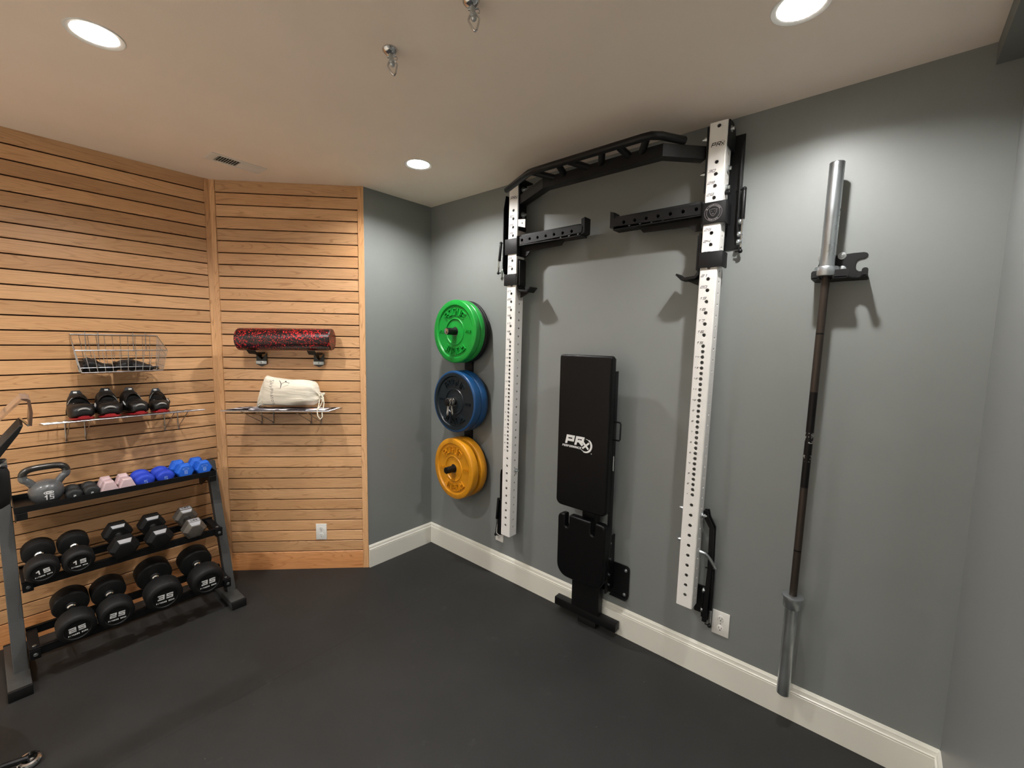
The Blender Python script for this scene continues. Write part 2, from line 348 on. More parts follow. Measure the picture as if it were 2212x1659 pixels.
    def strip(s, W, H, cx, zs, r, th, M=None, n=16):
        """perforated strip W wide and H tall in x,y with round holes at the heights zs; thickness th along z"""
        t = bmesh.new(); zs = sorted(zs); cells = []
        for i, z in enumerate(zs):
            lo = (z-zs[i-1])/2 if i else z; hi = (zs[i+1]-z)/2 if i < len(zs)-1 else H-z
            cells.append((z, z-min(lo, .020), z+min(hi, .020)))
        def quad(a, b2, c, d):
            v = [t.verts.new((*p, 0)) for p in (a, b2, c, d)]; t.faces.new(v)
        y = 0.0
        for z, y0, y1 in cells + [(None, H, H)]:
            if y0 - y > 1e-6: quad((0, y), (W, y), (W, y0), (0, y0))
            if z is None: break
            inner = []; outer = []
            for i in range(n):
                a = 2*PI*(i+.5)/n; ca, sa = math.cos(a), math.sin(a); inner.append((cx + r*ca, z + r*sa))
                k = min(((W-cx) if ca > 0 else cx)/max(1e-9, abs(ca)), ((y1-z) if sa > 0 else (z-y0))/max(1e-9, abs(sa))); outer.append((cx + k*ca, z + k*sa))
            cor = [((W, y1)), ((0, y1)), ((0, y0)), ((W, y0))]
            for i in range(n):
                j = (i+1) % n; pts = [inner[i], outer[i]]
                for c in cor:
                    ac = math.atan2(c[1]-z, c[0]-cx) % (2*PI); a0 = 2*PI*(i+.5)/n; a1 = a0 + 2*PI/n
                    if a0 < ac < a1 or a0 < ac+2*PI < a1: pts.append(c)
                pts += [outer[j], inner[j]]
                t.faces.new([t.verts.new((*p, 0)) for p in pts])
            y = y1
        bmesh.ops.remove_doubles(t, verts=t.verts[:], dist=1e-6)
        g = bmesh.ops.extrude_face_region(t, geom=t.faces[:])
        for v in [x for x in g['geom'] if isinstance(x, bmesh.types.BMVert)]: v.co.z = th
        bmesh.ops.recalc_face_normals(t, faces=t.faces[:]); return s._add(t, M, 0)
    def text(s, txt, fn, h, cw, gap, sw, italic=0.0, mi=0, center=True):
        """stroke lettering; fn(x, y, d) -> point, d = 0 on the surface and 1 on top of the ink"""
        W = len(txt)*cw + (len(txt)-1)*gap; x0 = -W/2 if center else 0
        t = bmesh.new(); kk = 0
        for i, ch in enumerate(txt):
            ox = x0 + i*(cw+gap)
            for pl in FONT.get(ch, []):
                for (a, b) in zip(pl, pl[1:]):
                    k = lambda p: Vector((ox + p[0]*(cw-sw) + sw/2, p[1]*(h-sw) + sw/2))
                    A, B = k(a), k(b); d = (B-A); 
                    if d.length < 1e-9: continue
                    d.normalize(); nn = Vector((-d.y, d.x))*sw/2; A = A - d*sw/2; B = B + d*sw/2; kk += 1; top = 1 + .15*(kk % 5)
                    q = [A+nn, A-nn, B-nn, B+nn]
                    lo = [t.verts.new(fn(p.x + italic*p.y, p.y, 0)) for p in q]; hi = [t.verts.new(fn(p.x + italic*p.y, p.y, top)) for p in q]
                    t.faces.new(hi); t.faces.new(lo[::-1])
                    for j in range(4): t.faces.new((lo[j], lo[(j+1) % 4], hi[(j+1) % 4], hi[j]))
        bmesh.ops.recalc_face_normals(t, faces=t.faces[:]); return s._add(t, None, mi)
    def build(s, name, mats, parent=None, loc=None, rot=None, smooth=35, label=None, subdiv=0):
        me = bpy.data.meshes.new(name); s.b.to_mesh(me); s.b.free()
        for m in (mats if isinstance(mats, (list, tuple)) else [mats]): me.materials.append(m)
        if smooth:
            me.polygons.foreach_set('use_smooth', [True]*len(me.polygons))
            try: me.set_sharp_from_angle(angle=math.radians(smooth))
            except Exception: pass
        o = bpy.data.objects.new(name, me); COL.objects.link(o)
        if parent: o.parent = parent
        if loc: o.location = loc
        if rot: o.rotation_euler = rot
        if label: o['label'] = label
        if subdiv:
            md = o.modifiers.new('smooth', 'SUBSURF'); md.levels = subdiv; md.render_levels = subdiv
        return o
def put(o, F, X, s, z, rot=None):
    o.location = F[0] + Vector((math.cos(F[1])*X + math.sin(F[1])*s, math.sin(F[1])*X - math.cos(F[1])*s, z))
    e = Vector((0, 0, F[1])) + Vector(rot or (0, 0, 0)); o.rotation_euler = e
    return o
def tag(o, label, cat, group=None):
    o['label'] = label; o['category'] = cat
    if group: o['group'] = group
    return o
def thing(name, label, cat, F=None, X=0, s=0, z=0, rot=None, group=None):
    o = bpy.data.objects.new(name, None); COL.objects.link(o); o.empty_display_size = .05
    if F: put(o, F, X, s, z, rot)
    return tag(o, label, cat, group)
def kids(o): return [c for c in COL.objects if c.parent == o]
def dup(o, parent=None):
    c = o.copy(); COL.objects.link(c)
    if parent: c.parent = parent
    for k in kids(o): dup(k, c)
    return c
def struct(o): o['kind'] = 'structure'; return o

# wall frames: (origin, angle); X runs to the right seen from the room, s = distance out of the wall
P3 = Vector((0, -.592, 0)); Q3 = Vector((-.701, -1.306, 0))
F1 = (Vector((0, 0, 0)), 0.0)
F3 = (P3, math.atan2(.714, .700))
F4 = (Q3, math.atan2(1.0, -.031))
H = 2.74; XR = 3.088; YB = -6.6

# ---------------------------------------------------------------- the room
def wall_struct(name, m, F, x0, x1, z0=0, z1=H, th=.12):
    b = MB(); b.span(x0, x1, 0, th, z0, z1); o = b.build(name, m, smooth=0); put(o, F, 0, 0, 0); return struct(o)
wall_struct('wall_right', M_['paint'], F1, -.12, XR+.12)
wall_struct('wall_back', M_['paint'], (Vector((0, 0, 0)), PI/2), -.592, .0)
wall_struct('wall_near', M_['paint'], (Vector((XR, 0, 0)), -PI/2), 0, -YB)
wall_struct('wall_behind', M_['bounce_wall'], (Vector((0, YB, 0)), PI), -XR-.12, 1.2)
b = MB(); b.span(-1.5, XR+.3, -2.75, .3, -.1, 0); struct(b.build('floor', M_['floor'], smooth=0))
b = MB(); b.span(-1.5, XR+.3, YB-.3, -2.75, -.1, -.004); struct(b.build('floor', M_['bounce_floor'], smooth=0))  # pale floor added out of view to bounce light onto the ceiling
lights = [(.64, -1.985), (.61, -.585), (2.53, -.60), (.64, -3.38), (2.53, -3.38), (.64, -4.78), (2.53, -4.78), (.64, -6.1), (2.53, -6.1)]  # the rows behind the camera are made up, to fill the shadows
RL = .066
b = MB(); out = [(-1.5, YB-.3), (XR+.3, YB-.3), (XR+.3, .3), (-1.5, .3)]
b.plate(out, H, H+.08, holes=[circ(x, y, RL, 40) for x, y in lights]); struct(b.build('ceiling', M_['ceil'], smooth=0))
b = MB(); b.span(XR-.074, XR, YB, 0, 2.667, H); struct(b.build('trim_1', M_['soffit'], smooth=0))

def board_wall(name, F, x0, x1, m, tl, tr):
    b = MB(); b.span(x0, x1, .034, .13, 0, H, mi=1)
    z = [0.0] + [.1357 + .0789*k for k in range(33)] + [H]
    g = .0034
    for i in range(len(z)-1):
        lo = z[i] + (g if i > 0 else 0); hi = z[i+1] - (g if i < len(z)-2 else 0)
        b.span(x0+tl, x1-tr, 0.0, .016, lo, hi, bev=.0016, seg=1)
    o = b.build(name, [m, M_['core']], smooth=0); put(o, F, 0, 0, 0); return struct(o)
wl = board_wall('wall_left', F4, -2.1, 0.0, M_['oak'], 0, .031)
wall_struct('wall_left_behind', M_['bounce_wall'], F4, -5.6, -2.1)
wc = board_wall('wall_corner', F3, -1.001, 0.0, M_['oak2'], .034, .037)
def trim(n, F, x0, x1, z0=0, z1=H, s=.005, m='oakv', y1=.016):
    b = MB(); b.span(x0, x1, -s, y1, z0, z1, bev=.0015, seg=1); o = b.build('trim_%d' % n, M_[m], smooth=0); put(o, F, 0, 0, 0); struct(o)
trim(2, F4, -.031, .0, m='oakv'); trim(3, F3, -1.000, -.967); trim(4, F3, -.037, .003, y1=.10)
M_['oakb'] = wood('oak_bottom_board', seed=9.0)
for nd in M_['oakb'].node_tree.nodes:
    if nd.type == 'HUE_SAT': nd.inputs['Saturation'].default_value = 1.30; nd.inputs['Hue'].default_value = .488
trim(5, F3, -.968, -.036, 0, .132, s=.003, m='oakb'); trim(6, F4, -2.1, -.030, 0, .132, s=.003, m='oakb')
def baseboard(name, F, x0, x1, bh=.168):
    pr = [(0, 0), (.015, 0), (.015, .128), (.013, .131), (.015, .134), (.015, .137), (.011, .140), (.0085, .150), (.0085, .156), (.006, .160), (.003, bh), (0, bh)]
    b = MB(); b.loft([[(x, -s, z) for s, z in pr] for x in (x0, x1)]); o = b.build(name, M_['base'], smooth=25); put(o, F, 0, 0, 0); struct(o)
baseboard('baseboard_right', F1, 0, XR); baseboard('baseboard_back', (Vector((0, 0, 0)), PI/2), -.588, 0)
baseboard('baseboard_near', (Vector((XR, 0, 0)), -PI/2), 0, -YB); baseboard('baseboard_behind', (Vector((0, YB, 0)), PI), -XR, .6)

# ---------------------------------------------------------------- ceiling fittings
def ceiling_light(x, y, label, m='lamp'):
    t = thing('ceiling_light', label, 'ceiling light', group='recessed lights in the ceiling'); t.location = (x, y, H)
    b = MB(); b.lathe([(RL-.0012, .0), (RL+.014, -.0035), (RL+.016, -.001), (RL+.016, 0.0), (RL-.0005, .002), (RL-.0005, .036), (RL-.004, .036), (RL-.0025, .001)], 40, closed=True)
    b.build('trim_ring', M_['plastic'], t)
    b = MB(); b.lathe([(.034, .030), (RL-.006, .030), (RL-.006, .038), (.034, .038)], 40, closed=True); b.build('diffuser', M_['lamp_rim'], t)
    b = MB(); b.lathe([(0, .029), (.034, .030), (.034, .037), (0, .038)], 40); b.build('bright_centre', M_[m], t)
    b = MB(); b.lathe([(0, .040), (RL-.001, .040), (RL-.001, .075), (0, .075)], 24); b.build('can', M_['black2'], t)
ceiling_light(*lights[0], 'recessed round light at the top left of the ceiling, over the oak wall')
ceiling_light(*lights[1], 'recessed round light in the ceiling nearest the far grey corner')
ceiling_light(*lights[2], 'recessed round light at the top right, in front of the barbell wall')
ceiling_light(*lights[3], 'unseen recessed fill light added behind the camera on the oak wall side', 'lamp_fill')
ceiling_light(*lights[4], 'unseen recessed fill light added behind the camera on the grey wall side', 'lamp_fill')
for i in (5, 6, 7, 8): ceiling_light(*lights[i], ('unseen recessed fill light added in the %s row behind the camera, on the %s side' % (('third', 'last')[(i-5)//2], ('left', 'right')[(i-5) % 2])), 'lamp_fill')

t = thing('air_vent', 'small white rectangular register in the ceiling near the oak wall corner', 'vent'); t.location = (-.245, -1.283, H); t.rotation_euler = (0, 0, math.radians(93))
b = MB(); b.plate(rrect(.30, .135, .006), -.004, 0, holes=[rrect(.222, .088, .003, 2, .005)], bev=.001); b.build('frame', M_['plastic'], t)
b = MB(); b.span(-.106, .116, -.044, .044, -.0008, .0008); b.build('recess', M_['slot'], t)
for i in range(17):
    b = MB(); ang = math.radians(-62 if i < 9 else 22)
    b.box((0, 0, 0), (.0115, .088, .0012), M=T(-.102 + .0132*i, 0, -.0035) @ RY(ang)); b.build('slat', M_['plastic'], t)

def swivel_hook(x, y, ang, label):
    t = thing('ceiling_hook', label, 'ceiling hook', group='swivel hooks in the ceiling'); t.location = (x, y, H); t.rotation_euler = (math.radians(4), math.radians(-9), ang)
    b = MB(); b.lathe([(0, 0), (.027, 0), (.027, -.004), (.022, -.012), (.012, -.020), (0, -.022)], 24); b.build('base', M_['chrome'], t)
    b = MB(); b.cyl((0, 0, -.018), (0, 0, -.046), .0085, n=14, bev=.001); b.lathe([(.0085, -.036), (.0105, -.038), (.0105, -.042), (.0085, -.044)], 18); b.sph((0, 0, -.05), .0095); b.build('swivel', M_['zinc'], t)
    b = MB(); b.cyl((-.013, 0, -.026), (.018, 0, -.026), .0028, n=8); b.tube([(.018, 0, -.026), (.021, .003, -.032), (.019, 0, -.040), (.014, 0, -.037)], .0012, n=6); b.build('pin', M_['chrome'], t)
    pts = [(-.010, 0, -.040), (-.0165, 0, -.052), (-.014, 0, -.062), (-.006, 0, -.080), (0, 0, -.086), (.006, 0, -.080), (.014, 0, -.062), (.0165, 0, -.052), (.010, 0, -.040)]
    b = MB(); b.tube(cr(pts, 4), .0031, n=8); b.build('loop', M_['chrome'], t)
swivel_hook(1.377, -1.288, math.radians(40), 'chrome swivel hook lower in the picture, below the middle of the ceiling')
swivel_hook(1.767, -1.259, math.radians(40), 'chrome swivel hook cut off by the top edge of the picture')

# ---------------------------------------------------------------- outlets
def outlet(F, X, z, label, w=.076, h=.120):
    t = thing('wall_outlet', label, 'outlet', F, X, 0, z - h/2, group='white double wall outlets')
    b = MB(); b.span(-w/2, w/2, -.006, 0, 0, h, bev=.0025); b.build('cover_plate', M_['plastic'], t)
    for k, cz in enumerate((h*.30, h*.70)):
        b = MB(); b.plate([(x*.9, y) for x, y in circ(0, 0, .0175, 20)], .0055, .0075, M=T(0, 0, cz) @ RX(PI/2), bev=.0005); f = b.build('receptacle', M_['plastic'], t)
        b = MB(); b.box((-.006, -.0078, cz+.004), (.0022, .001, .008)); b.box((.006, -.0078, cz+.004), (.0022, .001, .0065)); b.cyl((0, -.0073, cz-.008), (0, -.0083, cz-.008), .0026, n=10); b.build('slots', M_['slot'], f)
    b = MB(); b.cyl((0, -.006, h/2), (0, -.0075, h/2), .003, n=10); b.build('screw', M_['zinc'], t)
outlet(F3, -.333, .285, 'white wall outlet set in the slatted oak wall near the floor')
outlet(F1, 2.287, .316, 'white wall outlet below the right rack upright', .080, .124)
outlet(F1, .785, .314, 'white wall outlet half hidden behind the foot of the left rack upright')

# ---------------------------------------------------------------- power rack on the grey wall (folded, wall frame F1)
RX0, RZ0 = 1.58, .42
LEAN = .011
def xl(z): return .945 + LEAN*(z-.42)
def xr(z): return 2.118 + LEAN*(z-.43)
rack = thing('folding_squat_rack', 'white and black folding squat rack mounted on the grey wall with pull-up bar', 'rack', F1, 1.5533, -.045, .3922)
rack.scale = (1.0216, 1, 1.0216)
def near(s): return s if s > .105 else .045 + s*.6          # brackets are shallow: the posts stand close to the wall
def rl(x, s, z): return (x-RX0, -near(s), z-RZ0)
def rw(x, s, z): return ((x+.0608)/1.0216-RX0, -(s+.045), (z+.0369)/1.0216-RZ0)
def upright(x0, z0, sgn):
    Hh = 2.672 - z0; W = .076; th = .003; S = .17
    zc = lambda k: 2.0 + (k-21)*.0503 - z0
    hs = [zc(k) for k in range(15, 32)] + [zc(34)]
    hs += [zc(1) + .02515*i for i in range(0, 28)]
    hs += [zc(1) - .0503*i for i in range(1, 11)]
    b = MB(); c = .006
    fr = [(c, 0), (W-c, 0), (W-c, Hh), (c, Hh)]
    # front and back plates (x,z) -> RX(90deg)
    b.strip(W-2*c, Hh, W/2-c+.002, [z for z in hs if .02 < z < Hh-.015], .0082, th, M=T(c, th, 0) @ RX(PI/2), n=20)
    b.strip(W-2*c, Hh, W/2-c, [z for z in hs[:18]], .0082, th, M=T(c, W, 0) @ RX(PI/2), n=12)
    sh = [zc(1) + .0503*i - .013 for i in range(-10, 33)]
    sd = [(c, 0), (W-c, 0), (W-c, Hh), (c, Hh)]
    for X, d in ((0, 0), (W, -th)):
        Mx = Matrix(((0, 0, 1, X+d), (1, 0, 0, 0), (0, 1, 0, 0), (0, 0, 0, 1)))
        Mx = Matrix(((0, 0, 1, X+d), (1, 0, 0, c), (0, 1, 0, 0), (0, 0, 0, 1)))
        b.strip(W-2*c, Hh, W/2-c, [z for z in sh if .02 < z < Hh-.02], .0065, th, M=Mx, n=12)
    for (cx, cy, a0) in ((c, c, PI), (W-c, c, 1.5*PI), (W-c, W-c, 0), (c, W-c, PI/2)):
        arc = [(cx + c*math.cos(a0+PI/2*i/4), cy + c*math.sin(a0+PI/2*i/4)) for i in range(5)]
        arc += [(cx + (c-th)*math.cos(a0+PI/2*i/4), cy + (c-th)*math.sin(a0+PI/2*i/4)) for i in range(4, -1, -1)]
        b.plate(arc, 0, Hh)
    b.span(c*.5, W-c*.5, c*.5, W-c*.5, Hh-.004, Hh-.001)
    # printed numbers and logo are part of the upright's surface
    def fn(cx, cz): return lambda x, y, d: Vector((cx + x, -.0004*d - .0001, cz + y))
    for k in range(1, 31):
        if k > 14 or k < 22: big = k > 14
        w_, h_ = (.0125, .0110) if k > 14 else (.0072, .0072)
        txt = str(k)
        n = len(txt); cx = .021 if k > 14 else .015
        b.text(txt, fn(cx, zc(k) + (.010 if k > 14 else -.003)), h_, w_, .0028, .0017 if k > 14 else .0012, italic=.45, mi=1)
    b.text('PR', fn(.030, zc(32.4)-.004), .017, .0165, .004, .0030, italic=.35, mi=1)
    b.text('X', fn(.058, zc(32.4)-.004), .013, .013, .003, .0024, italic=.2, mi=1)
    for r_, a0, a1 in ((.0115, -1.9, 1.7),):
        pts = [(.0575 + r_*math.cos(a0+(a1-a0)*i/12), -.0003, zc(32.4)+.004 + r_*math.sin(a0+(a1-a0)*i/12)) for i in range(13)]
        b.tube(pts, .0009, n=5, flat=(1, .4), mi=1)
    return b.build('upright', [M_['white'], M_['ink']], rack, loc=rl(x0, S, z0), rot=(0, math.atan(LEAN), 0), smooth=30)
upL = upright(.945, .416, -1); upR = upright(2.118, .430, 1)
# pull-up bar: bent rectangular rear tube, round front bar, grips
b = MB(); zc = 2.625; zr = 2.578
P_ = [Vector(rw(x, s_, zr)) for x, s_ in ((1.005, .085), (1.300, .232), (1.962, .235), (2.098, .090))]; rings = []
for i, p in enumerate(P_):
    d0 = (P_[i]-P_[i-1]).normalized() if i else None; d1 = (P_[i+1]-P_[i]).normalized() if i < 3 else None
    d = ((d0 or d1)+(d1 or d0)).normalized(); nn = Vector((-d.y, d.x, 0)); k = 1/(d.dot(d1 or d0))
    rings.append([p + nn*sx*.025*k + Vector((0, 0, sz*.027)) for sx, sz in ((-1, -1), (1, -1), (1, 1), (-1, 1))])
b.loft(rings)
b.build('rear_crossmember', M_['black'], rack, smooth=0)
fr = [(.968, .191), (1.02, .216), (1.21, .304), (1.25, .322), (1.295, .326), (1.90, .326), (1.943, .322), (1.975, .295), (2.040, .184)]
b = MB(); b.tube([rw(x, s_, zc) for x, s_ in fr], .0175, n=16)
b.build('pull_up_bar', M_['black'], rack)
for f, r in (((1.265, .323), (1.385, .228)), ((1.44, .326), (1.43, .228)), ((1.50, .326), (1.60, .228)), ((1.70, .326), (1.64, .228)), ((1.78, .326), (1.81, .228)), ((1.925, .323), (1.85, .228))):
    b = MB(); b.cyl(rw(*f, zc), rw(*r, zr+.01), .0165, n=14); b.build('grip_handle', M_['black'], rack)
for i in (0, -1):
    b = MB(); a = Vector(rw(*fr[i], zc)); c = Vector(rw(*fr[1 if i == 0 else -2], zc)); d = (a-c).normalized()
    b.cyl(a, a + d*.003, .0165, n=16, bev=.001); b.build('end_cap', M_['dimmark'], rack)
# side plates holding the pull-up bar, their bolts
for x, sg in ((xl(2.5)+.0775, 1), (xr(2.5)-.0035, -1)):
    b = MB(); pts = [(.093, 2.38), (.170, 2.38), (.170, 2.66), (.093, 2.66)]
    Mx = Matrix(((0, 0, 1, 0), (-1, 0, 0, 0), (0, 1, 0, -RZ0), (0, 0, 0, 1)))
    b.plate(pts, x-RX0-.004, x-RX0+.004, M=Mx, bev=.001)
    if sg > 0: b.plate([(.093, 2.655), (.175, 2.655), (.175, 2.662), (.093, 2.662)], x-RX0, x-RX0+.05, M=Mx)
    b.build('side_plate', M_['black'], rack, smooth=0)
    for z in (2.625, 2.475):
        b = MB(); b.cyl(rl(x, .130, z), rl(x+sg*.010, .130, z), .017, n=20, bev=.001); b.cyl(rl(x+sg*.010, .130, z), rl(x+sg*.024, .130, z), .0095, n=6); b.cyl(rl(x+sg*.02, .130, z), rl(x+sg*.034, .130, z), .005, n=8); b.build('bolt', M_['zinc'], rack)
b = MB(); b.plate([(0, 0), (.055, -.006), (.055, -.056), (.0, -.040)], 0, .005, holes=[circ(.032, -.026, .004, 8, .007)], M=T(1.047-RX0, -.166, 2.442-RZ0) @ RX(PI/2)); b.build('latch_tab', M_['white'], rack, smooth=0)
# wall brackets, arms and gas springs
def yz_plate(b, pts, x0, x1, holes=(), bev=.001):
    Mx = Matrix(((0, 0, 1, 0), (-1, 0, 0, 0), (0, 1, 0, -RZ0), (0, 0, 0, 1)))
    b.plate([(near(q[0]), q[1]) for q in pts], x0-RX0, x1-RX0, holes=holes, M=Mx, bev=bev)
def top_bracket(xa, xb, sg):
    b = MB()
    b.span(xa-RX0, xb-RX0, -.051, -.0455, 2.14-RZ0, 2.64-RZ0, bev=.001)
    yz_plate(b, [(0, 2.14), (.06, 2.14), (.085, 2.18), (.085, 2.55), (.05, 2.64), (0, 2.64)], xa, xa+.005)
    yz_plate(b, [(0, 2.20), (.05, 2.20), (.07, 2.24), (.07, 2.56), (.04, 2.61), (0, 2.61)], xb-.005, xb)
    b.build('wall_bracket', M_['black'], rack, smooth=0)
    xs = xb if sg > 0 else xa
    for s, z in ((.045, 2.255), (.06, 2.165), (.05, 2.20)):
        b = MB(); b.cyl(rl(xs, s, z), rl(xs+sg*.012, s, z), .013, n=16, bev=.002); b.cyl(rl(xs+sg*.012, s, z), rl(xs+sg*.02, s, z), .007, n=6); b.build('bolt', M_['zinc'], rack)
top_bracket(2.203, 2.262, 1); top_bracket(.858, .946, -1)
def gas_spring(x, s, z0, z1, sg, frac=.48, dx=0.0, up=True):
    b = MB(); zm = z1-(z1-z0)*frac
    b.cyl(rl(x, s, z1), rl(x+dx*frac, s, zm), .0095, n=14, bev=.001); b.cyl(rl(x+dx*frac, s, zm), rl(x+dx, s, z0), .0045, n=10)
    b.sph(rl(x, s, z1+.006), .010); b.sph(rl(x+dx, s, z0-.004), .010)
    b.cyl(rl(x, s, z1+.006), rl(x-sg*.036, s-.006, z1+.002), .0035, n=8); b.cyl(rl(x+dx, s, z0-.004), rl(x+dx-sg*.022, s-.006, z0-.004), .0035, n=8)
    b.build('gas_spring', M_['black'], rack)
    b = MB(); b.cyl(rl(x+dx*frac, s, zm), rl(x+dx, s, z0+.012), .0052, n=10); b.build('spring_rod', M_['chrome'], rack)
gas_spring(2.277, .05, 2.130, 2.388, 1); gas_spring(.822, .05, 2.158, 2.34, -1, .6, -.02)
# bolts that hold crossmember on the outer side of the right upright
for z in (2.64, 2.475, 2.395):
    b = MB(); xx = xr(z)+.076; b.cyl(rl(xx, .135, z), rl(xx+.009, .135, z), .0135, n=18, bev=.001); b.cyl(rl(xx+.009, .135, z), rl(xx+.018, .135, z), .008, n=6); b.build('bolt', M_['zinc'], rack)
b = MB(); b.cyl(rl(xr(2.4)+.076, .14, 2.372), rl(xr(2.4)+.098, .14, 2.372), .009, n=14, bev=.001); b.build('stop_pin', M_['black'], rack)
b = MB(); yz_plate(b, [(.03, 2.56), (.165, 2.56), (.165, 2.67), (.12, 2.675), (.05, 2.66), (.03, 2.62)], xr(2.6)+.0775, xr(2.6)+.0835); b.build('hinge_plate', M_['black'], rack, smooth=0)
# lower folding arms
def bent_bar(pts, wd, th):
    R_ = []
    for i, (x, s_, z) in enumerate(pts):
        a = Vector(pts[max(0, i-1)]); c = Vector(pts[min(len(pts)-1, i+1)]); d = (c-a).normalized(); nn = Vector((d.z, 0, -d.x)).normalized()
        p = Vector(rl(x, s_, z)); R_.append([p + nn*sx*wd/2 + Vector((0, sy*th/2, 0)) for sx, sy in ((-1, -1), (1, -1), (1, 1), (-1, 1))])
    b = MB(); b.loft(R_); return b
for dx, ds in ((0, 0), (.0, .045)):
    bent_bar([(2.207, .075-ds, .905), (2.214, .075-ds, .872), (2.240, .07-ds, .825), (2.243, .07-ds, .62), (2.236, .07-ds, .47), (2.232, .07-ds, .345)], .021, .012).build('folding_arm', M_['black'], rack, smooth=0)
b = MB(); b.span(2.172-RX0, 2.222-RX0, -.056, -.0455, .365-RZ0, .505-RZ0, bev=.001); b.span(2.215-RX0, 2.222-RX0, -.09, -.0455, .365-RZ0, .505-RZ0, bev=.001); b.build('wall_bracket', M_['black'], rack, smooth=0)
b = MB(); b.plate([(x-RX0, z-RZ0) for x, z in ((.905, .845), (.850, .815), (.845, .78), (.845, .60), (.828, .46), (.822, .365), (.826, .350), (.850, .345), (.868, .352), (.885, .385), (.915, .40), (.945, .42), (.945, .845))], .052, .072, M=RX(PI/2), bev=.001); b.build('folding_arm', M_['black'], rack, smooth=0)
gas_spring(2.254, .05, .33, .612, 1, .72)
gas_spring(.838, .055, .345, .60, -1, .55, -.022)
b = MB(); b.tube([rl(xr(.7)+.07, .11, .702), rl(2.225, .105, .700), rl(2.236, .10, .690), rl(2.272, .085, .635)], .0075, n=10); b.build('release_lever', M_['zinc'], rack)
for x, s, z, sg in ((xr(.9)+.076, .13, .893, 1), (xr(.9), .13, .905, -1), (xr(.75), .13, .745, -1), (2.215, .06, .50, 1), (2.213, .06, .40, 1), (xl(.87)+.076, .125, .862, 1)):
    b = MB(); b.cyl(rl(x, s, z), rl(x+sg*.009, s, z), .0125, n=18, bev=.001); b.cyl(rl(x+sg*.009, s, z), rl(x+sg*.019, s, z), .0085, n=6); b.cyl(rl(x+sg*.019, s, z), rl(x+sg*.026, s, z), .0045, n=8); b.build('bolt', M_['zinc'], rack)

# ---------------------------------------------------------------- spotter arms and J-cups (hang on the uprights)
def hang(t, X, z):
    t.location = (1.0216*X-.0608, .045, 1.0216*z-.0369); t.scale = (1.0216, 1, 1.0216)
def spotter(right):
    sg = -1 if right else 1
    X0 = xr(2.29) if right else xl(2.29)+.076          # inner face of the upright
    t = thing('spotter_arm', ('black spotter arm with a round emblem, hanging on the right rack upright and reaching left' if right else 'black spotter arm hanging on the left rack upright and reaching right'), 'spotter arm', F1, X0, 0, 2.24, group=None)
    hang(t, X0, 2.24); L = .452
    def q(x, s, z): return (sg*x, -s, z-2.24)
    b = MB(); 
    def xs(x0, x1, s0, s1, z0, z1, bev=.002): b.span(sg*x0, sg*x1, -s0, -s1, z0-2.24, z1-2.24, bev=bev)
    pl = [(.0, 2.290), (L, 2.290+.012), (L+.006, 2.312), (L+.006, 2.336), (L-.006, 2.345), (0, 2.338)]
    Mf = T(0, 0, -2.24) @ RX(PI/2)
    out = [(sg*x, z) for x, z in pl]
    hol = [circ(sg*(.035+.0595*i), 2.3165, .0085, 14) for i in range(7)]
    b.plate(out, .158, .166, holes=hol, M=Mf, bev=.001); b.plate(out, .095, .103, holes=hol, M=Mf)
    xs(0, L, .095, .166, 2.284, 2.290)
    b.build('channel_arm', M_['black2'], t, smooth=0)
    b = MB(); xs(.02, L-.01, .10, .160, 2.322, 2.352, .004); b.build('plastic_liner', M_['rubber'], t)
    b = MB(); b.plate([(sg*x, z) for x, z in ((L-.002, 2.29), (L+.020, 2.30), (L+.020, 2.382), (L-.002, 2.375))], .10, .162, M=Mf, bev=.001); b.build('end_stop', M_['black2'], t, smooth=0)
    b = MB(); b.plate([(sg*x, z) for x, z in ((0, 2.225), (.045, 2.225), (.075, 2.252), (.30, 2.258), (.325, 2.286), (0, 2.286))], .125, .133, M=Mf, bev=.001); b.build('gusset', M_['black2'], t, smooth=0)
    b = MB(); W0, W1 = -.092, .006
    xs(W0, W1, .171, .177, 2.240, 2.334, .002); xs(0.0005, .006, .088, .177, 2.225, 2.345, .001); xs(W0-.002, W0+.003, .09, .177, 2.240, 2.334, .001)
    cl = b.build('collar', M_['black2'], t)
    if right:
        b = MB()
        for r_ in (.036, .0275): b.lathe([(r_, 0), (r_+.0010, 0), (r_+.0010, .0006), (r_, .0006)], 40, M=T(sg*-.043, -.177, .047) @ RX(PI/2), closed=True)
        rad = lambda R, a0: (lambda x, y, d: Vector((sg*-.043 + (R+y)*math.sin(x/R+a0), -.1774 - .0004*d, .047 + (R+y)*math.cos(x/R+a0))))
        b.text('SIGNATURE', rad(.0285, 0), .006, .0055, .0018, .0012); 
        radb = lambda x, y, d: Vector((sg*-.043 + (.0345-y)*math.sin(-x/.031+PI)*1, -.1774 - .0004*d, .047 + (.0345-y)*math.cos(-x/.031+PI)))
        b.text('SERIES', radb, .006, .0055, .0018, .0012)
        for sx in (-1, 1):
            b.tube([(sg*-.043+sx*x, -.1776, .047+z) for x, z in ((0, -.016), (.008, -.010), (.014, .002), (.016, .014), (.010, .012), (.004, .016), (0, .014))], .0007, n=4)
            b.tube([(sg*-.043+sx*x, -.1776, .047+z) for x, z in ((.004, .004), (.009, .006))], .0007, n=4)
        b.tube([(sg*-.043+x, -.1776, .047+z) for x, z in ((-.005, -.004), (0, -.009), (.005, -.004), (-.005, -.004))], .0006, n=4)
        b.build('round_emblem', M_['dimmark'], cl, smooth=0)
    return t
spotter(False); spotter(True)
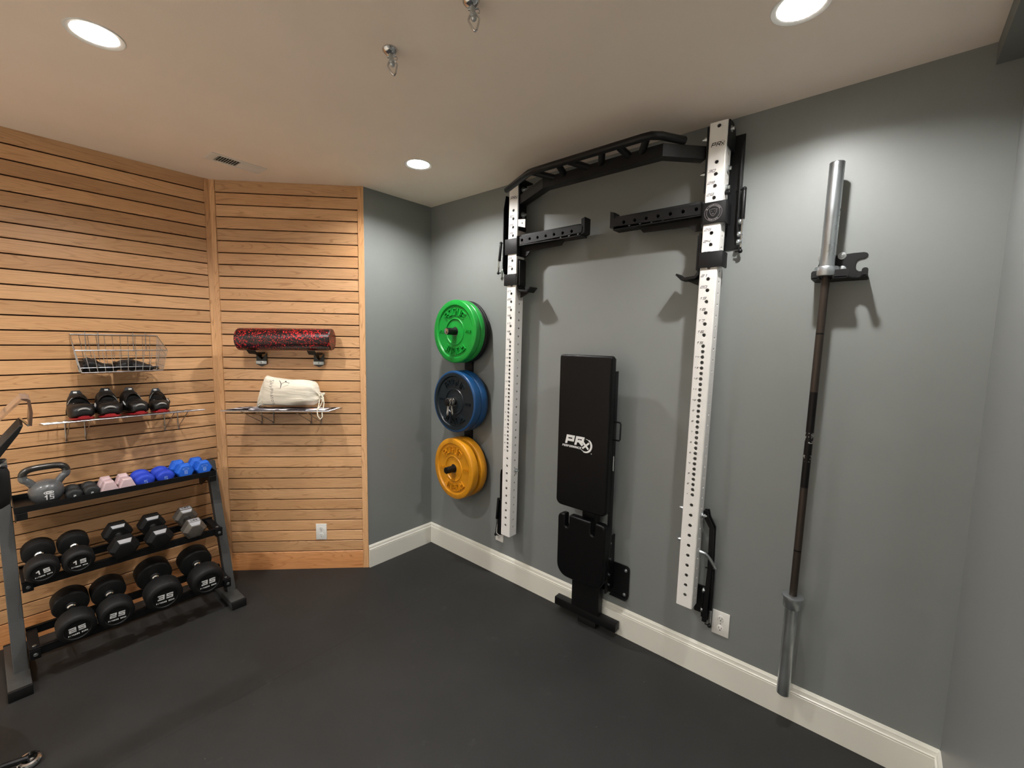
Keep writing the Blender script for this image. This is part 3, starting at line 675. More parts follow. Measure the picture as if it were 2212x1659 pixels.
def jcup(right):
    sg = -1 if right else 1
    X0 = xr(2.1) if right else xl(2.1)+.076
    t = thing('j_cup', ('black J-cup bar holder on the right rack upright, hook pointing left' if right else 'black J-cup bar holder on the left rack upright, hook pointing right'), 'bar holder', F1, X0, 0, 2.0)
    hang(t, X0, 2.0)
    Mf = T(0, 0, -2.0) @ RX(PI/2)
    b = MB(); 
    def xs(x0, x1, s0, s1, z0, z1, bev=.002): b.span(sg*x0, sg*x1, -s0, -s1, z0-2.0, z1-2.0, bev=bev)
    xs(-.093, .004, .171, .179, 2.050, 2.119, .003); xs(-.096, -.088, .10, .179, 2.050, 2.119, .004)
    b.build('collar', M_['black2'], t)
    b = MB(); prof = [(.004, 2.208), (.012, 2.208), (.012, 2.035), (.022, 2.020), (.078, 2.014), (.105, 2.036), (.112, 2.030), (.084, 2.003), (.020, 2.006), (.004, 2.022)]
    b.plate([(sg*x, z) for x, z in prof], .095, .168, M=Mf, bev=.001); b.build('hook', M_['black'], t, smooth=0)
    b = MB(); xs(.012, .022, .10, .163, 2.045, 2.200, .004); b.build('plastic_liner', M_['rubber'], t)
    b = MB(); b.plate([(sg*x, z) for x, z in ((.006, 2.010), (.075, 2.006), (.03, 1.985), (.006, 1.975))], .125, .133, M=Mf); b.build('rib', M_['black'], t, smooth=0)
jcup(False); jcup(True)

# ---------------------------------------------------------------- plate storage, plates, clips
PX = .459
t = thing('plate_storage_rack', 'black wall strip with three pegs that carry the coloured bumper plates', 'plate rack', F1, PX, 0, .56)
b = MB(); b.span(-.038, .038, -.022, 0, 0, 1.38, bev=.002); b.build('wall_strip', M_['black'], t)
PEG = [1.764, 1.258, .760]
for z in PEG:
    b = MB(); b.cyl((0, -.0, z-.56), (0, -.232, z-.56), .0245, n=28, bev=.002); p_ = b.build('peg', M_['black'], t)
    b = MB(); b.lathe([(0, 0), (.021, 0), (.021, .0035), (.018, .0045), (0, .0045)], 24, M=T(0, -.232, z-.56) @ RX(PI/2)); b.build('end_cap', M_['chrome'] if z > 1.7 else M_['black'], p_)
def lettering(b, h, txt):
    for rot_ in (0, PI):
        R0 = .118
        fn = lambda x, y, d, rr=rot_: Vector(((R0+y)*math.sin(x/(R0+.02)+rr), -h+.0108-.0075*d, (R0+y)*math.cos(x/(R0+.02)+rr)))
        b.text('ROGUE', fn, .048, .035, .010, .0046)
    for sg in (-1, 1):
        fn = lambda x, y, d: Vector((sg*.138 + x, -h+.0108-.004*d, y-.009))
        b.text(txt, fn, .018, .0115, .0035, .0024)
def bumper(th, face, rim, label, s, z, txt, group=None, rot=None, det=True):
    t = thing('bumper_plate', label, 'weight plate', F1, PX, s, z, rot, group)
    h = th/2; R = .225; SPL = .209 if face == 'navy' else .190
    prof = [(.0255, -h+.010), (.034, -h+.010), (.036, -h+.011), (.086, -h+.011), (.090, -h+.004), (.0945, -h+.004), (.098, -h+.009), (.181, -h+.011), (.187, -h+.0015), (SPL, -h)]
    rimp = [(SPL, -h), (.217, -h), (.2225, -h+.003), (R, -h+.008), (R, h-.008), (.2225, h-.003), (.217, h), (.190, h), (.187, h-.0015), (.181, h-.011), (.0255, h-.011)]
    b = MB(); b.lathe([(r, -y) for r, y in rimp] , 96, axis='Y')
    o = b.build('tyre', M_[rim], t, smooth=40)
    b = MB(); b.lathe([(r, -y) for r, y in prof], 96, axis='Y'); b.lathe([(.0255, h-.010), (.0255, -h+.010)], 32, axis='Y')
    if det: lettering(b, h, txt)
    f = b.build('face', M_[face], t, smooth=40)
    b = MB(); b.lathe([(.0256, h-.009), (.033, h-.009), (.033, h-.0125), (.0256, h-.0125)], 32, axis='Y'); b.build('hub_ring', M_['steelk'], t)
    return t
g_ = 'bumper plates on the wall pegs'
bumper(.046, 'green', 'green', 'green bumper plate at the front of the top peg', .140, PEG[0], '25LB')
bumper(.046, 'green', 'green', 'green bumper plate on the top peg, squeezed behind the front green one', .0935, PEG[0], '25LB', det=False)
bumper(.024, 'rubber', 'rubber', 'thin black plate on the top peg, right behind the green pair', .0580, PEG[0], '10LB', det=False)
bumper(.022, 'rubber', 'rubber', 'thin black plate on the top peg, nearest the wall', .0345, PEG[0], '10LB', det=False)
bumper(.066, 'navy', 'blue', 'blue-rimmed bumper plate with a dark face at the front of the middle peg', .131, PEG[1], '45LB', rot=(0, .04, 0))
bumper(.066, 'navy', 'blue', 'blue bumper plate on the middle peg, nearest the wall', .064, PEG[1], '45LB', det=False)
bumper(.060, 'yellow', 'yellow', 'yellow bumper plate at the front of the bottom peg', .137, PEG[2], '35LB', rot=(0, -.10, math.radians(-3.5)))
bumper(.060, 'yellow', 'yellow', 'yellow bumper plate on the bottom peg, nearest the wall', .063, PEG[2], '35LB', det=False)
for i, s in enumerate((.184, .212)):
    t = thing('spring_clip', ('chrome spring clip on the middle peg, next to the dark plate face', 'chrome spring clip on the tip of the middle peg')[i], 'barbell clip', F1, PX, s, PEG[1], (0, .12*(i*2-1), 0), 'spring clips on the middle peg')
    pts = [(.0285*math.cos(a), -.011+.022*k/40, .0285*math.sin(a)) for k in range(41) for a in [-PI/2+.5+ (4*PI-1.0)*k/40]]
    b = MB(); b.tube(pts, .0028, n=7); b.build('coil', M_['chrome'], t)
    for sg in (-1, 1):
        b = MB(); x = sg*.014; b.tube([(x, sg*-.011, -.0255), (x+sg*.004, sg*-.011, -.045), (x+sg*.006, sg*-.012, -.085), (x+sg*.001, sg*-.012, -.092), (x-sg*.005, sg*-.011, -.085), (x-sg*.004, sg*-.010, -.040)], .0028, n=7); b.build('squeeze_handle', M_['chrome'], t)

# ---------------------------------------------------------------- bench stored upright on the wall
BX = 1.538
t = thing('weight_bench', 'black padded bench standing upright against the grey wall between the rack uprights', 'bench', F1, BX, 0, .04)
def bl(x, s, z): return (x-BX, -s, z-.04)
def pad(name, pts, s0, s1, r, holes=(), mt='vinyl'):
    b = MB(); b.plate([(x-BX, z-.04) for x, z in pts], s0, s1, M=RX(PI/2)); 
    o = b.build(name, M_[mt], t, smooth=60)
    md = o.modifiers.new('round', 'BEVEL'); md.width = r; md.segments = 4; md.limit_method = 'ANGLE'; md.angle_limit = math.radians(60)
    return o
def rr(x0, x1, z0, z1, rt, rb, n=6):
    P = []
    for (cx, cz, a0, r) in ((x1-rt, z1-rt, 0, rt), (x0+rt, z1-rt, PI/2, rt), (x0+rb, z0+rb, PI, rb), (x1-rb, z0+rb, 1.5*PI, rb)):
        P += [(cx + r*math.cos(a0+PI/2*i/n), cz + r*math.sin(a0+PI/2*i/n)) for i in range(n+1)]
    return P
bp = pad('back_pad', rr(1.370, 1.706, .738, 1.634, .018, .035), .102, .152, .011)
# seat with two slots in its upper edge
sx0, sx1, sz0, sz1 = 1.388, 1.706, .300, .688
seat = []
def arc(cx, cz, r, a0, a1, n=6): return [(cx + r*math.cos(a0+(a1-a0)*i/n), cz + r*math.sin(a0+(a1-a0)*i/n)) for i in range(n+1)]
seat += arc(sx1-.03, sz1-.03, .03, 0, PI/2)
for c in (1.627, 1.452):
    seat += [(c+.013, sz1)] + arc(c, sz1-.065, .013, 0, -PI, 8) + [(c-.013, sz1)]
seat += arc(sx0+.03, sz1-.03, .03, PI/2, PI) + arc(sx0+.075, sz0+.075, .075, PI, 1.5*PI) + arc(sx1-.075, sz0+.075, .075, 1.5*PI, 2*PI)
pad('seat_pad', seat, .100, .150, .009)
b = MB(); b.span(*[v for v in (1.39-BX, 1.700-BX)], -.102, -.090, .75-.04, 1.62-.04, bev=.002); b.build('back_board', M_['black'], t)
b = MB(); b.span(1.52-BX, 1.60-BX, -.09, -.03, .30-.04, 1.5-.04, bev=.004); b.span(1.69-BX, 1.700-BX, -.098, -.055, .33-.04, 1.55-.04, bev=.002); b.build('spine', M_['black'], t)
b = MB(); b.plate([(1.455-BX, .09-.04), (1.640-BX, .09-.04), (1.640-BX, .36-.04), (1.455-BX, .36-.04)], .030, .074, M=RX(PI/2), bev=.003); b.build('neck', M_['black'], t)
b = MB(); b.span(1.328-BX, 1.752-BX, -.070, -.020, 0, .05, bev=.003); b.build('foot_bar', M_['black'], t)
b = MB(); b.span(1.50-BX, 1.62-BX, -.066, -.030, -.04, 0, bev=.002); b.build('floor_pad', M_['rubber'], t)
b = MB(); b.tube([bl(1.700, .085, 1.272), bl(1.738, .09, 1.270), bl(1.742, .09, 1.262), bl(1.741, .09, 1.178), bl(1.736, .09, 1.170), bl(1.700, .085, 1.170)], .0045, n=8); b.build('carry_handle', M_['black'], t)
b = MB(); b.plate(rrect(.20, .195, .02, cx=1.695-BX, cy=.332-.04), 0.002, .010, M=RX(PI/2), bev=.001); b.plate([(-.05, -.035), (.05, -.035), (.05, 0), (-.05, 0)], 0, .006, M=T(1.74-BX, -.003, .236-.04)); wp = b.build('wall_plate', M_['black'], t, smooth=0)
for x, z in ((1.775, .405), (1.772, .258)):
    b = MB(); b.cyl(bl(x, .010, z), bl(x, .017, z), .010, n=18, bev=.002); b.cyl(bl(x, .017, z), bl(x, .021, z), .005, n=6); b.build('bolt', M_['zinc'], wp)
b = MB(); b.span(1.690-BX, 1.698-BX, -.10, -.01, .27-.04, .60-.04, bev=.001); b.build('hook_plate', M_['black'], t)
for z in (.565, .47, .375, .315):
    b = MB(); b.cyl(bl(1.698, .07, z), bl(1.706, .07, z), .006, n=12); b.build('bolt', M_['zinc'], t)
b = MB(); b.cyl(bl(1.700, .075, .99), bl(1.700, .075, 1.075), .004, n=8); b.build('spring_pin', M_['zinc'], t)
# printed logo on the back pad
b = MB()
lg = lambda cx, cz: (lambda x, y, d: Vector((cx-BX + x, -.1524 - .0006*d, cz-.04 + y)))
b.text('PR', lg(1.485, 1.118), .052, .056, .008, .0145, italic=.22)
b.text('PERFORMANCE', lg(1.470, 1.098), .0125, .0098, .0020, .0028, italic=.2)
b.text('X', lg(1.562, 1.103), .040, .042, .0, .0110, italic=.1)
for r_, w_, cx, a0, a1 in ((.037, .0028, 1.560, -2.4, 1.5), (.041, .0045, 1.562, -1.9, 1.0)):
    pts = [(cx-BX + r_*math.cos(a0+(a1-a0)*i/24), -.1527, 1.125-.04 + r_*math.sin(a0+(a1-a0)*i/24)) for i in range(25)]
    tp = [.35+.65*math.sin(PI*i/24) for i in range(25)]
    b.tube(pts, w_, n=6, flat=(1, .12) if False else None, taper=tp)
b.sph((1.602-BX, -.1525, 1.083-.04), .003, (1, .3, 1), 8)
o = b.build('printed_logo', M_['mark'], bp, smooth=0)
for v in o.data.vertices: v.co.y = -.1526 + (v.co.y+.1526)*.4

# ---------------------------------------------------------------- barbell and its wall hanger
t = thing('bar_hanger', 'black steel wall hanger that holds the barbell upright', 'hanger', F1, 2.647, 0, 1.963)
ol = [(-.02, .116), (.03, .120), (.064, .120), (.074, .1165), (.0785, .109), (.076, .101), (.068, .0955), (.054, .0935), (.045, .088), (.0415, .078), (.0415, .062), (.045, .052), (.053, .046), (.082, .046), (.082, .010), (-.09, .010), (-.09, .055), (-.075, .112)]
b = MB(); b.plate(ol, 0, .005, M=RX(PI/2), bev=.001); b.build('back_plate', M_['black2'], t, smooth=0)
def slotted():
    P = [(-.092, 0), (-.092, -.110), (-.086, -.118), (-.068, -.118), (-.062, -.110)]
    P += [(-.062, -.086)] + [(-.0425 + .0195*math.cos(a), -.086 + .0195*math.sin(a)) for a in (PI*.75, PI*.5, PI*.25)] + [(-.023, -.086)]
    P += [(-.023, -.110), (-.017, -.118), (.024, -.118), (.030, -.110), (.030, -.086)] + [(.0485 + .0185*math.cos(a), -.086 + .0185*math.sin(a)) for a in (PI*.75, PI*.5, PI*.25)] + [(.067, -.086), (.067, -.110), (.071, -.118), (.083, -.118), (.087, -.110), (.087, 0)]
    return P
b = MB(); b.plate(slotted(), .012, .018, M=None, bev=.001)
for x0, x1 in ((-.092, -.062), (-.023, .030), (.067, .087)):
    b.plate(rrect(x1-x0, .034, .009, cx=(x0+x1)/2, cy=.027), .113, .118, M=RX(PI/2), bev=.001)
b.build('slotted_shelf', M_['black2'], t, smooth=0)
for x, z in ((-.005, .112), (-.002, .058), (-.070, .112)):
    b = MB(); b.cyl((x, -.005, z), (x, -.0075, z), .0145, n=22, bev=.001); b.cyl((x, -.0075, z), (x, -.013, z), .0075, n=6, bev=.001); b.build('bolt', M_['zinc'], t)
bar = thing('barbell', 'steel barbell standing upright in its black wall hanger at the right', 'barbell', F1, 2.5934, .090, 1.2963, (0, .0122, 0))
bar.scale = (1.0141, 1.0141, 1.0141)
b = MB(); b.cyl((0, 0, -.66), (0, 0, .70), .0143, n=24); b.build('shaft', M_['shaft'], bar)
for sg, z0, z1, zc_ in ((1, .712, 1.110, .712), (-1, -.690, -1.114, -.650)):
    b = MB(); b.lathe([(0, min(z0, z1)), (.023, min(z0, z1)), (.025, min(z0, z1)+.002), (.025, max(z0, z1)-.002), (.023, max(z0, z1)), (0, max(z0, z1))], 40); b.build('sleeve', M_['zinc'], bar)
    b = MB()
    if sg > 0: pr = [(.0145, .680), (.038, .680), (.040, .683), (.040, .712), (.038, .716), (.0145, .716)]
    else: pr = [(.0145, -.656), (.030, -.656), (.040, -.659), (.040, -.664), (.034, -.668), (.034, -.706), (.031, -.712), (.0145, -.712)]
    b.lathe(pr, 40); b.build('collar', M_['zinc'], bar)

# ---------------------------------------------------------------- wire shelves and basket on the oak walls
def wire_shelf(F, X0, X1, s1, zb, zf, label, struts):
    W = X1-X0; t = thing('wire_shelf', label, 'shelf', F, (X0+X1)/2, 0, zb)
    h = W/2; r = .0026; dz = zf-zb
    P = lambda x, s, d=0: (x, -s, dz*s/s1 + d)
    b = MB()
    b.tube([P(-h, .004), P(-h, s1), P(h, s1), P(h, .004)], r*1.15, n=8, closed=True)
    n = 5
    for i in range(n): s = .012 + (s1-.016)*(i+.4)/n; b.tube([P(-h, s), P(h, s)], r*.9, n=6)
    b.tube([P(-h, s1-.010), P(h, s1-.010)], r*.9, n=6)
    b.build('shelf_frame', M_['wire'], t)
    b = MB(); k = int(W/.034)
    for i in range(1, k): x = -h + W*i/k; b.tube([P(x, .002, .004), P(x, s1, .004)], r*.75, n=5)
    b.build('cross_wires', M_['wire'], t)
    for x, dx in struts:
        b = MB(); b.tube([P(x, s1*.86, -.003), (x+dx, -.004, -.105+dz*0)], r, n=6); b.tube([(x+dx, -.004, .01), (x+dx, -.004, -.118)], r, n=6); b.tube([(x+dx, -.004, -.105), (x+dx, -.022, -.110)], r, n=6); b.build('brace', M_['wire'], t)
    return t
sh4 = wire_shelf(F4, -.862, -.168, .275, 1.205, 1.238, 'wire shelf on the left oak wall carrying two pairs of black shoes', [(-.25, .0), (-.17, .0), (.20, .0), (.27, .0)])
sh3 = wire_shelf(F3, -.852, -.170, .265, 1.205, 1.222, 'wire shelf on the angled oak wall carrying the white cotton bag', [(-.24, .03), (-.16, .03), (.10, .03), (.17, .03)])
def basket():
    t = thing('wire_basket', 'chrome wire basket on the left oak wall holding black straps', 'basket', F4, -.535, 0, 1.478)
    x0 = -.535
    def P(x, s, z): return (x-x0, -s, z-1.478)
    BL, BR = P(-.716, .004, 1.697), P(-.328, .004, 1.697)
    FL, FR = P(-.724, .235, 1.612), P(-.330, .235, 1.612)
    bl_, br_ = P(-.690, .010, 1.482), P(-.345, .010, 1.482); fl, frr = P(-.700, .205, 1.490), P(-.350, .205, 1.490)
    L = lambda a, b_, k: tuple(a[i] + (b_[i]-a[i])*k for i in range(3))
    b = MB()
    b.tube([BL, FL, FR, BR], .0030, n=8, closed=True); b.tube([bl_, fl, frr, br_], .0022, n=6, closed=True)
    b.build('rim', M_['wire'], t)
    b = MB(); N = 11
    for i in range(1, N): k = i/N; b.tube([L(FL, FR, k), L(fl, frr, k), L(bl_, br_, k), L(BL, BR, k)], .0013, n=5)
    for i in range(0, 10): k = i/9; b.tube([L(BL, FL, k), L(bl_, fl, k)], .0013, n=5); b.tube([L(BR, FR, k), L(br_, frr, k)], .0013, n=5)
    for k in (.25, .78): b.tube([L(BL, bl_, k), L(FL, fl, k), L(FR, frr, k), L(BR, br_, k)], .0015, n=5, closed=True)
    for k in (.25, .5, .75): b.tube([L(bl_, fl, k), L(br_, frr, k)], .0013, n=5)
    b.build('wire_mesh', M_['wire'], t)
    for x in (-.655, -.60, -.445, -.385):
        b = MB(); b.tube([P(x, .006, 1.60), P(x, .006, 1.712)], .0022, n=6); b.build('wall_hook', M_['wire'], t)
    return t
basket()
def lump(name, rings, m, label, cat, F, X, s, z, group=None, sub=1, seed=1, amp=.006, rot=None):
    """soft body lofted along x from (x, yc, zc, ry, rz) rings, slightly crumpled"""
    rnd = random.Random(seed); R = []
    for (x, yc, zc_, ry, rz) in rings:
        ring = []
        for i in range(16):
            a = 2*PI*i/16; k = 1 + rnd.uniform(-1, 1)*amp/max(ry, rz)
            ring.append((x + rnd.uniform(-1, 1)*amp*.4, yc + ry*k*math.copysign(abs(math.cos(a))**.8, math.cos(a)), max(.0, zc_ + rz*k*math.copysign(abs(math.sin(a))**.8, math.sin(a)))))
        R.append(ring)
    b = MB(); b.loft(R); o = b.build(name, m, smooth=80, subdiv=sub); put(o, F, X, s, z, rot); tag(o, label, cat, group); return o
def wrap_strap(X, s, z, rot, pts, label, seed):
    t = thing('knee_wrap', label, 'strap', F4, X, s, z, rot)
    rnd = random.Random(seed); R = []
    for (x, zc_, rz, ry) in pts:
        R.append([(x, ry*math.cos(2*PI*i/18) + rnd.uniform(-.004, .004), max(.001, zc_ + rz*math.sin(2*PI*i/18) + rnd.uniform(-.003, .003))) for i in range(18)])
    b = MB(); b.loft(R); b.build('sleeve', M_['fabric'], t, smooth=80, subdiv=1)
    b = MB()
    for (x, zc_, rz, ry) in pts[1:-1:2]:
        b.tube([(x + .004*math.sin(i*.9), (ry+.002)*math.cos(2*PI*i/18), zc_ + (rz+.002)*math.sin(2*PI*i/18)) for i in range(18)], .006, n=6, closed=True, flat=(.35, 1.6))
    b.build('strap_band', M_['black'], t)
    b = MB(); x, zc_, rz, ry = pts[len(pts)//2]; b.box((x-.02, -ry-.002, zc_+.01), (.030, .004, .020), bev=.001); b.build('buckle', M_['urethane'], t)
wrap_strap(-.625, .125, 1.486, (0, 0, .05), [(-.075, .028, .012, .04), (-.065, .034, .033, .06), (-.045, .045, .047, .068), (-.015, .036, .036, .07), (.02, .026, .025, .068), (.05, .024, .02, .06), (.06, .02, .01, .04)], 'black padded strap bunched up at the left end of the wire basket', 3)
wrap_strap(-.475, .115, 1.486, (0, 0, -.06), [(-.085, .022, .010, .04), (-.075, .032, .024, .06), (-.045, .038, .032, .07), (0, .036, .033, .072), (.04, .030, .027, .068), (.08, .018, .016, .05), (.095, .012, .008, .03)], 'black padded strap lying flat across the middle of the wire basket', 5)
b = MB()
rnd = random.Random(4); pts = []
for i in range(46):
    a = i*.55; pts.append((.028*math.cos(a)*(1+.2*rnd.random()) + .008*math.sin(i*.17), .05*math.sin(a*.93)*(1+.15*rnd.random()), .006 + .018*abs(math.sin(i*.31))))
b.tube(pts, .0032, n=6, flat=(1.3, .6)); o = b.build('cord_bundle', M_['rubber'], smooth=60); put(o, F4, -.395, .10, 1.486); tag(o, 'tangle of thin black cords at the right end of the wire basket', 'cord')

# ---------------------------------------------------------------- shoes on the left shelf
def shoe(X, w, ht, label, mirror=1, yaw=0.0, backh=.15, L=.262):
    t = thing('cycling_shoe', label, 'shoe', F4, X, .270, 1.2435, (math.radians(-6.5), 0, yaw), 'two pairs of black shoes on the wire shelf')
    hw = w/2
    # sections from the toe (y=0) to the heel (y=L): centre x, half width, base z, top z
    S = [(0.0, .42, .026, .058), (.007, .70, .018, .078), (.024, .92, .012, .096), (.052, 1.0, .010, .106), (.090, 1.0, .010, .108), (.125, .94, .011, .118), (.150, .88, .012, backh*.90), (.180, .84, .013, backh), (.215, .80, .014, backh*.97), (.245, .72, .016, backh*.88), (L, .46, .024, backh*.7)]
    k = ht/.098
    R = []
    for (y, wf, z0, z1) in S:
        z1 = z0 + (z1-z0)*(k if y < .13 else 1); zc_ = (z0+z1)/2; hz = (z1-z0)/2
        R.append([(hw*wf*math.copysign(abs(math.cos(2*PI*i/20))**.75, math.cos(2*PI*i/20)) + mirror*.004*math.sin(y*20), y, zc_ + hz*math.copysign(abs(math.sin(2*PI*i/20))**(.8 if i <= 10 else .35), math.sin(2*PI*i/20))) for i in range(20)])
    b = MB(); b.loft(R); b.build('upper', M_['shoe'], t, smooth=80, subdiv=1)
    b = MB(); sole = []
    for (y, wf, z0, z1) in S[1:]:
        sole.append([(hw*wf*.86*cx, y-.002, zz) for cx, zz in ((-1, .012), (-1.0, .004), (-.7, .0), (.7, .0), (1.0, .004), (1, .012))])
    b.loft(sole); b.build('sole', M_['red'], t, smooth=50)
    b = MB(); b.loft([[(hw*x, y, z) for x, z in ((-.55, .006), (-.42, .017), (-.1, .021), (.3, .019), (.55, .006), (0, .003))] for y in (.000, .02)]); b.build('toe_bumper', M_['red'], t, smooth=50)
    a = [math.radians(d) for d in range(28, 153, 8)]
    pts = [(hw*.56*math.cos(q), -.003 + .020*(1-math.sin(q)) , .034 + ht*.32*math.sin(q)) for q in a]
    b = MB(); b.tube(pts, .0045, n=6, taper=[.25+.95*math.sin(PI*i/(len(pts)-1)) for i in range(len(pts))]); b.build('toe_stripe', M_['shoeg'], t)
    for y, wf, top in ((.060, 1.0, .108*1), (.078, 1.0, .108)):
        tz = .010 + (top-.010)*k
        b = MB(); b.tube([(hw*.965*math.copysign(abs(math.cos(q))**.75, math.cos(q)), y + .012*math.sin(q), (.010+tz)/2 + (tz-.010)*.485*math.copysign(abs(math.sin(q))**.8, math.sin(q))) for q in [PI*i/16 for i in range(17)]], .0028, n=6, flat=(1, .6)); b.build('seam', M_['rubber'], t)
    b = MB(); b.tube([(-mirror*hw*.93, .085, .060), (-mirror*hw*.95, .11, .072), (-mirror*hw*.86, .14, .084)], .004, n=6, flat=(1, .5)); b.build('side_accent', M_['shoeg'], t)
    for y, zt in ((.100, .1045), (.132, .119)):
        sgm = mirror; zz = zt*(1 if y > .12 else k)
        b = MB(); pts = [(hw*.98*math.cos(q), y + .006*math.cos(q)*sgm, .03 + (zz-.022)*math.sin(q)) for q in [PI*i/12 for i in range(13)]]
        b.tube(pts, .0105, n=8, flat=(1.0, .22)); o = b.build('strap', M_['urethane'], t)
        b = MB(); q = PI*.5 - sgm*.75; b.tube([(hw*1.0*math.cos(q2), y-.003, .032 + (zz-.019)*math.sin(q2)) for q2 in (q-.3, q, q+.25)], .004, n=6, flat=(1, .4)); b.build('strap_tip', M_['shoeg'], o)
    b = MB(); zz = backh
    b.loft([[(x*hw*.52, .165 + (.02 if z > .5 else .0) + (0.0 if q == 0 else .010), .082 + z*(zz-.070)) for x, z in ((-.9, 0), (-1, .7), (-.6, 1.0), (.6, 1.0), (1, .7), (.9, 0))] for q in (0, 1)]); tg = b.build('tongue', M_['fabric'], t, smooth=50)
    b = MB(); b.box((mirror*.004, .181, zz+.001), (.016, .006, .010), bev=.002); b.build('tongue_label', M_['mark'], tg)
    b = MB(); b.cyl((-mirror*hw*1.0, .15, .070), (-mirror*hw*1.18, .147, .070), .013, n=14, bev=.003); b.box((-mirror*hw*1.1, .13, .062), (.012, .03, .018), bev=.003); b.build('buckle', M_['urethane'], t)
    return t
shoe(-.710, .106, .080, 'black shoe with red sole at the left end of the wire shelf', -1, math.radians(2), .150)
shoe(-.606, .110, .078, 'black shoe with red sole, second from the left on the wire shelf', 1, math.radians(-3), .156)
shoe(-.476, .096, .076, 'black shoe with red sole, third from the left on the wire shelf', 1, math.radians(4), .152)
shoe(-.378, .092, .068, 'black shoe with red sole at the right end of the row on the wire shelf', -1, math.radians(-4), .138)

# ---------------------------------------------------------------- foam roller and its brackets
t = thing('foam_roller', 'black foam roller with red flecks lying on two grey wall brackets', 'foam roller', F3, -.492, .110, 1.687, (0, math.radians(-.7), 0))
R_ = .0745; L_ = .303
b = MB(); b.lathe([(0, -L_), (.070, -L_), (R_, -L_+.006), (R_, L_-.006), (.070, L_), (0, L_)], 64, axis='X'); b.build('foam_body', M_['roller'], t, smooth=30)
for X, lb in ((-.705, 'grey steel V bracket under the left half of the foam roller'), (-.318, 'grey steel V bracket under the right half of the foam roller')):
    t = thing('roller_bracket', lb, 'bracket', F3, X, 0, 1.497, group=None)
    b = MB(); b.plate([(-.036, .014), (.036, .014), (.036, .095), (.002, .045), (-.034, .095)], .003, .008, M=RX(PI/2), bev=.001)
    b.plate([(-.036, .014), (-.004, -.0), (.004, -.0), (.036, .014)], .003, .008, M=RX(PI/2)); b.build('back_plate', M_['grey'], t, smooth=0)
    b = MB(); prof = [(.004, .098), (.05, .094), (.118, .098), (.150, .118), (.154, .114), (.122, .090), (.05, .085), (.004, .088)]
    Mx = Matrix(((0, 0, 1, 0), (-1, 0, 0, 0), (0, 1, 0, 0), (0, 0, 0, 1)))
    b.plate(prof, -.026, .026, M=Mx, bev=.001); b.build('cradle_arm', M_['black2'], t, smooth=0)
    b = MB(); b.plate([(.006, .088), (.09, .088), (.006, .046)], -.003, .003, M=Mx); b.build('rib', M_['black'], t, smooth=0)
    b = MB(); b.box((0, -.012, .027), (.074, .008, .022), bev=.002); b.cyl((-.004, -.014, .027), (-.004, -.022, .027), .008, n=14, bev=.001); b.cyl((-.004, -.02, .027), (-.004, -.026, .027), .0045, n=6); b.build('clamp', M_['zinc'], t)

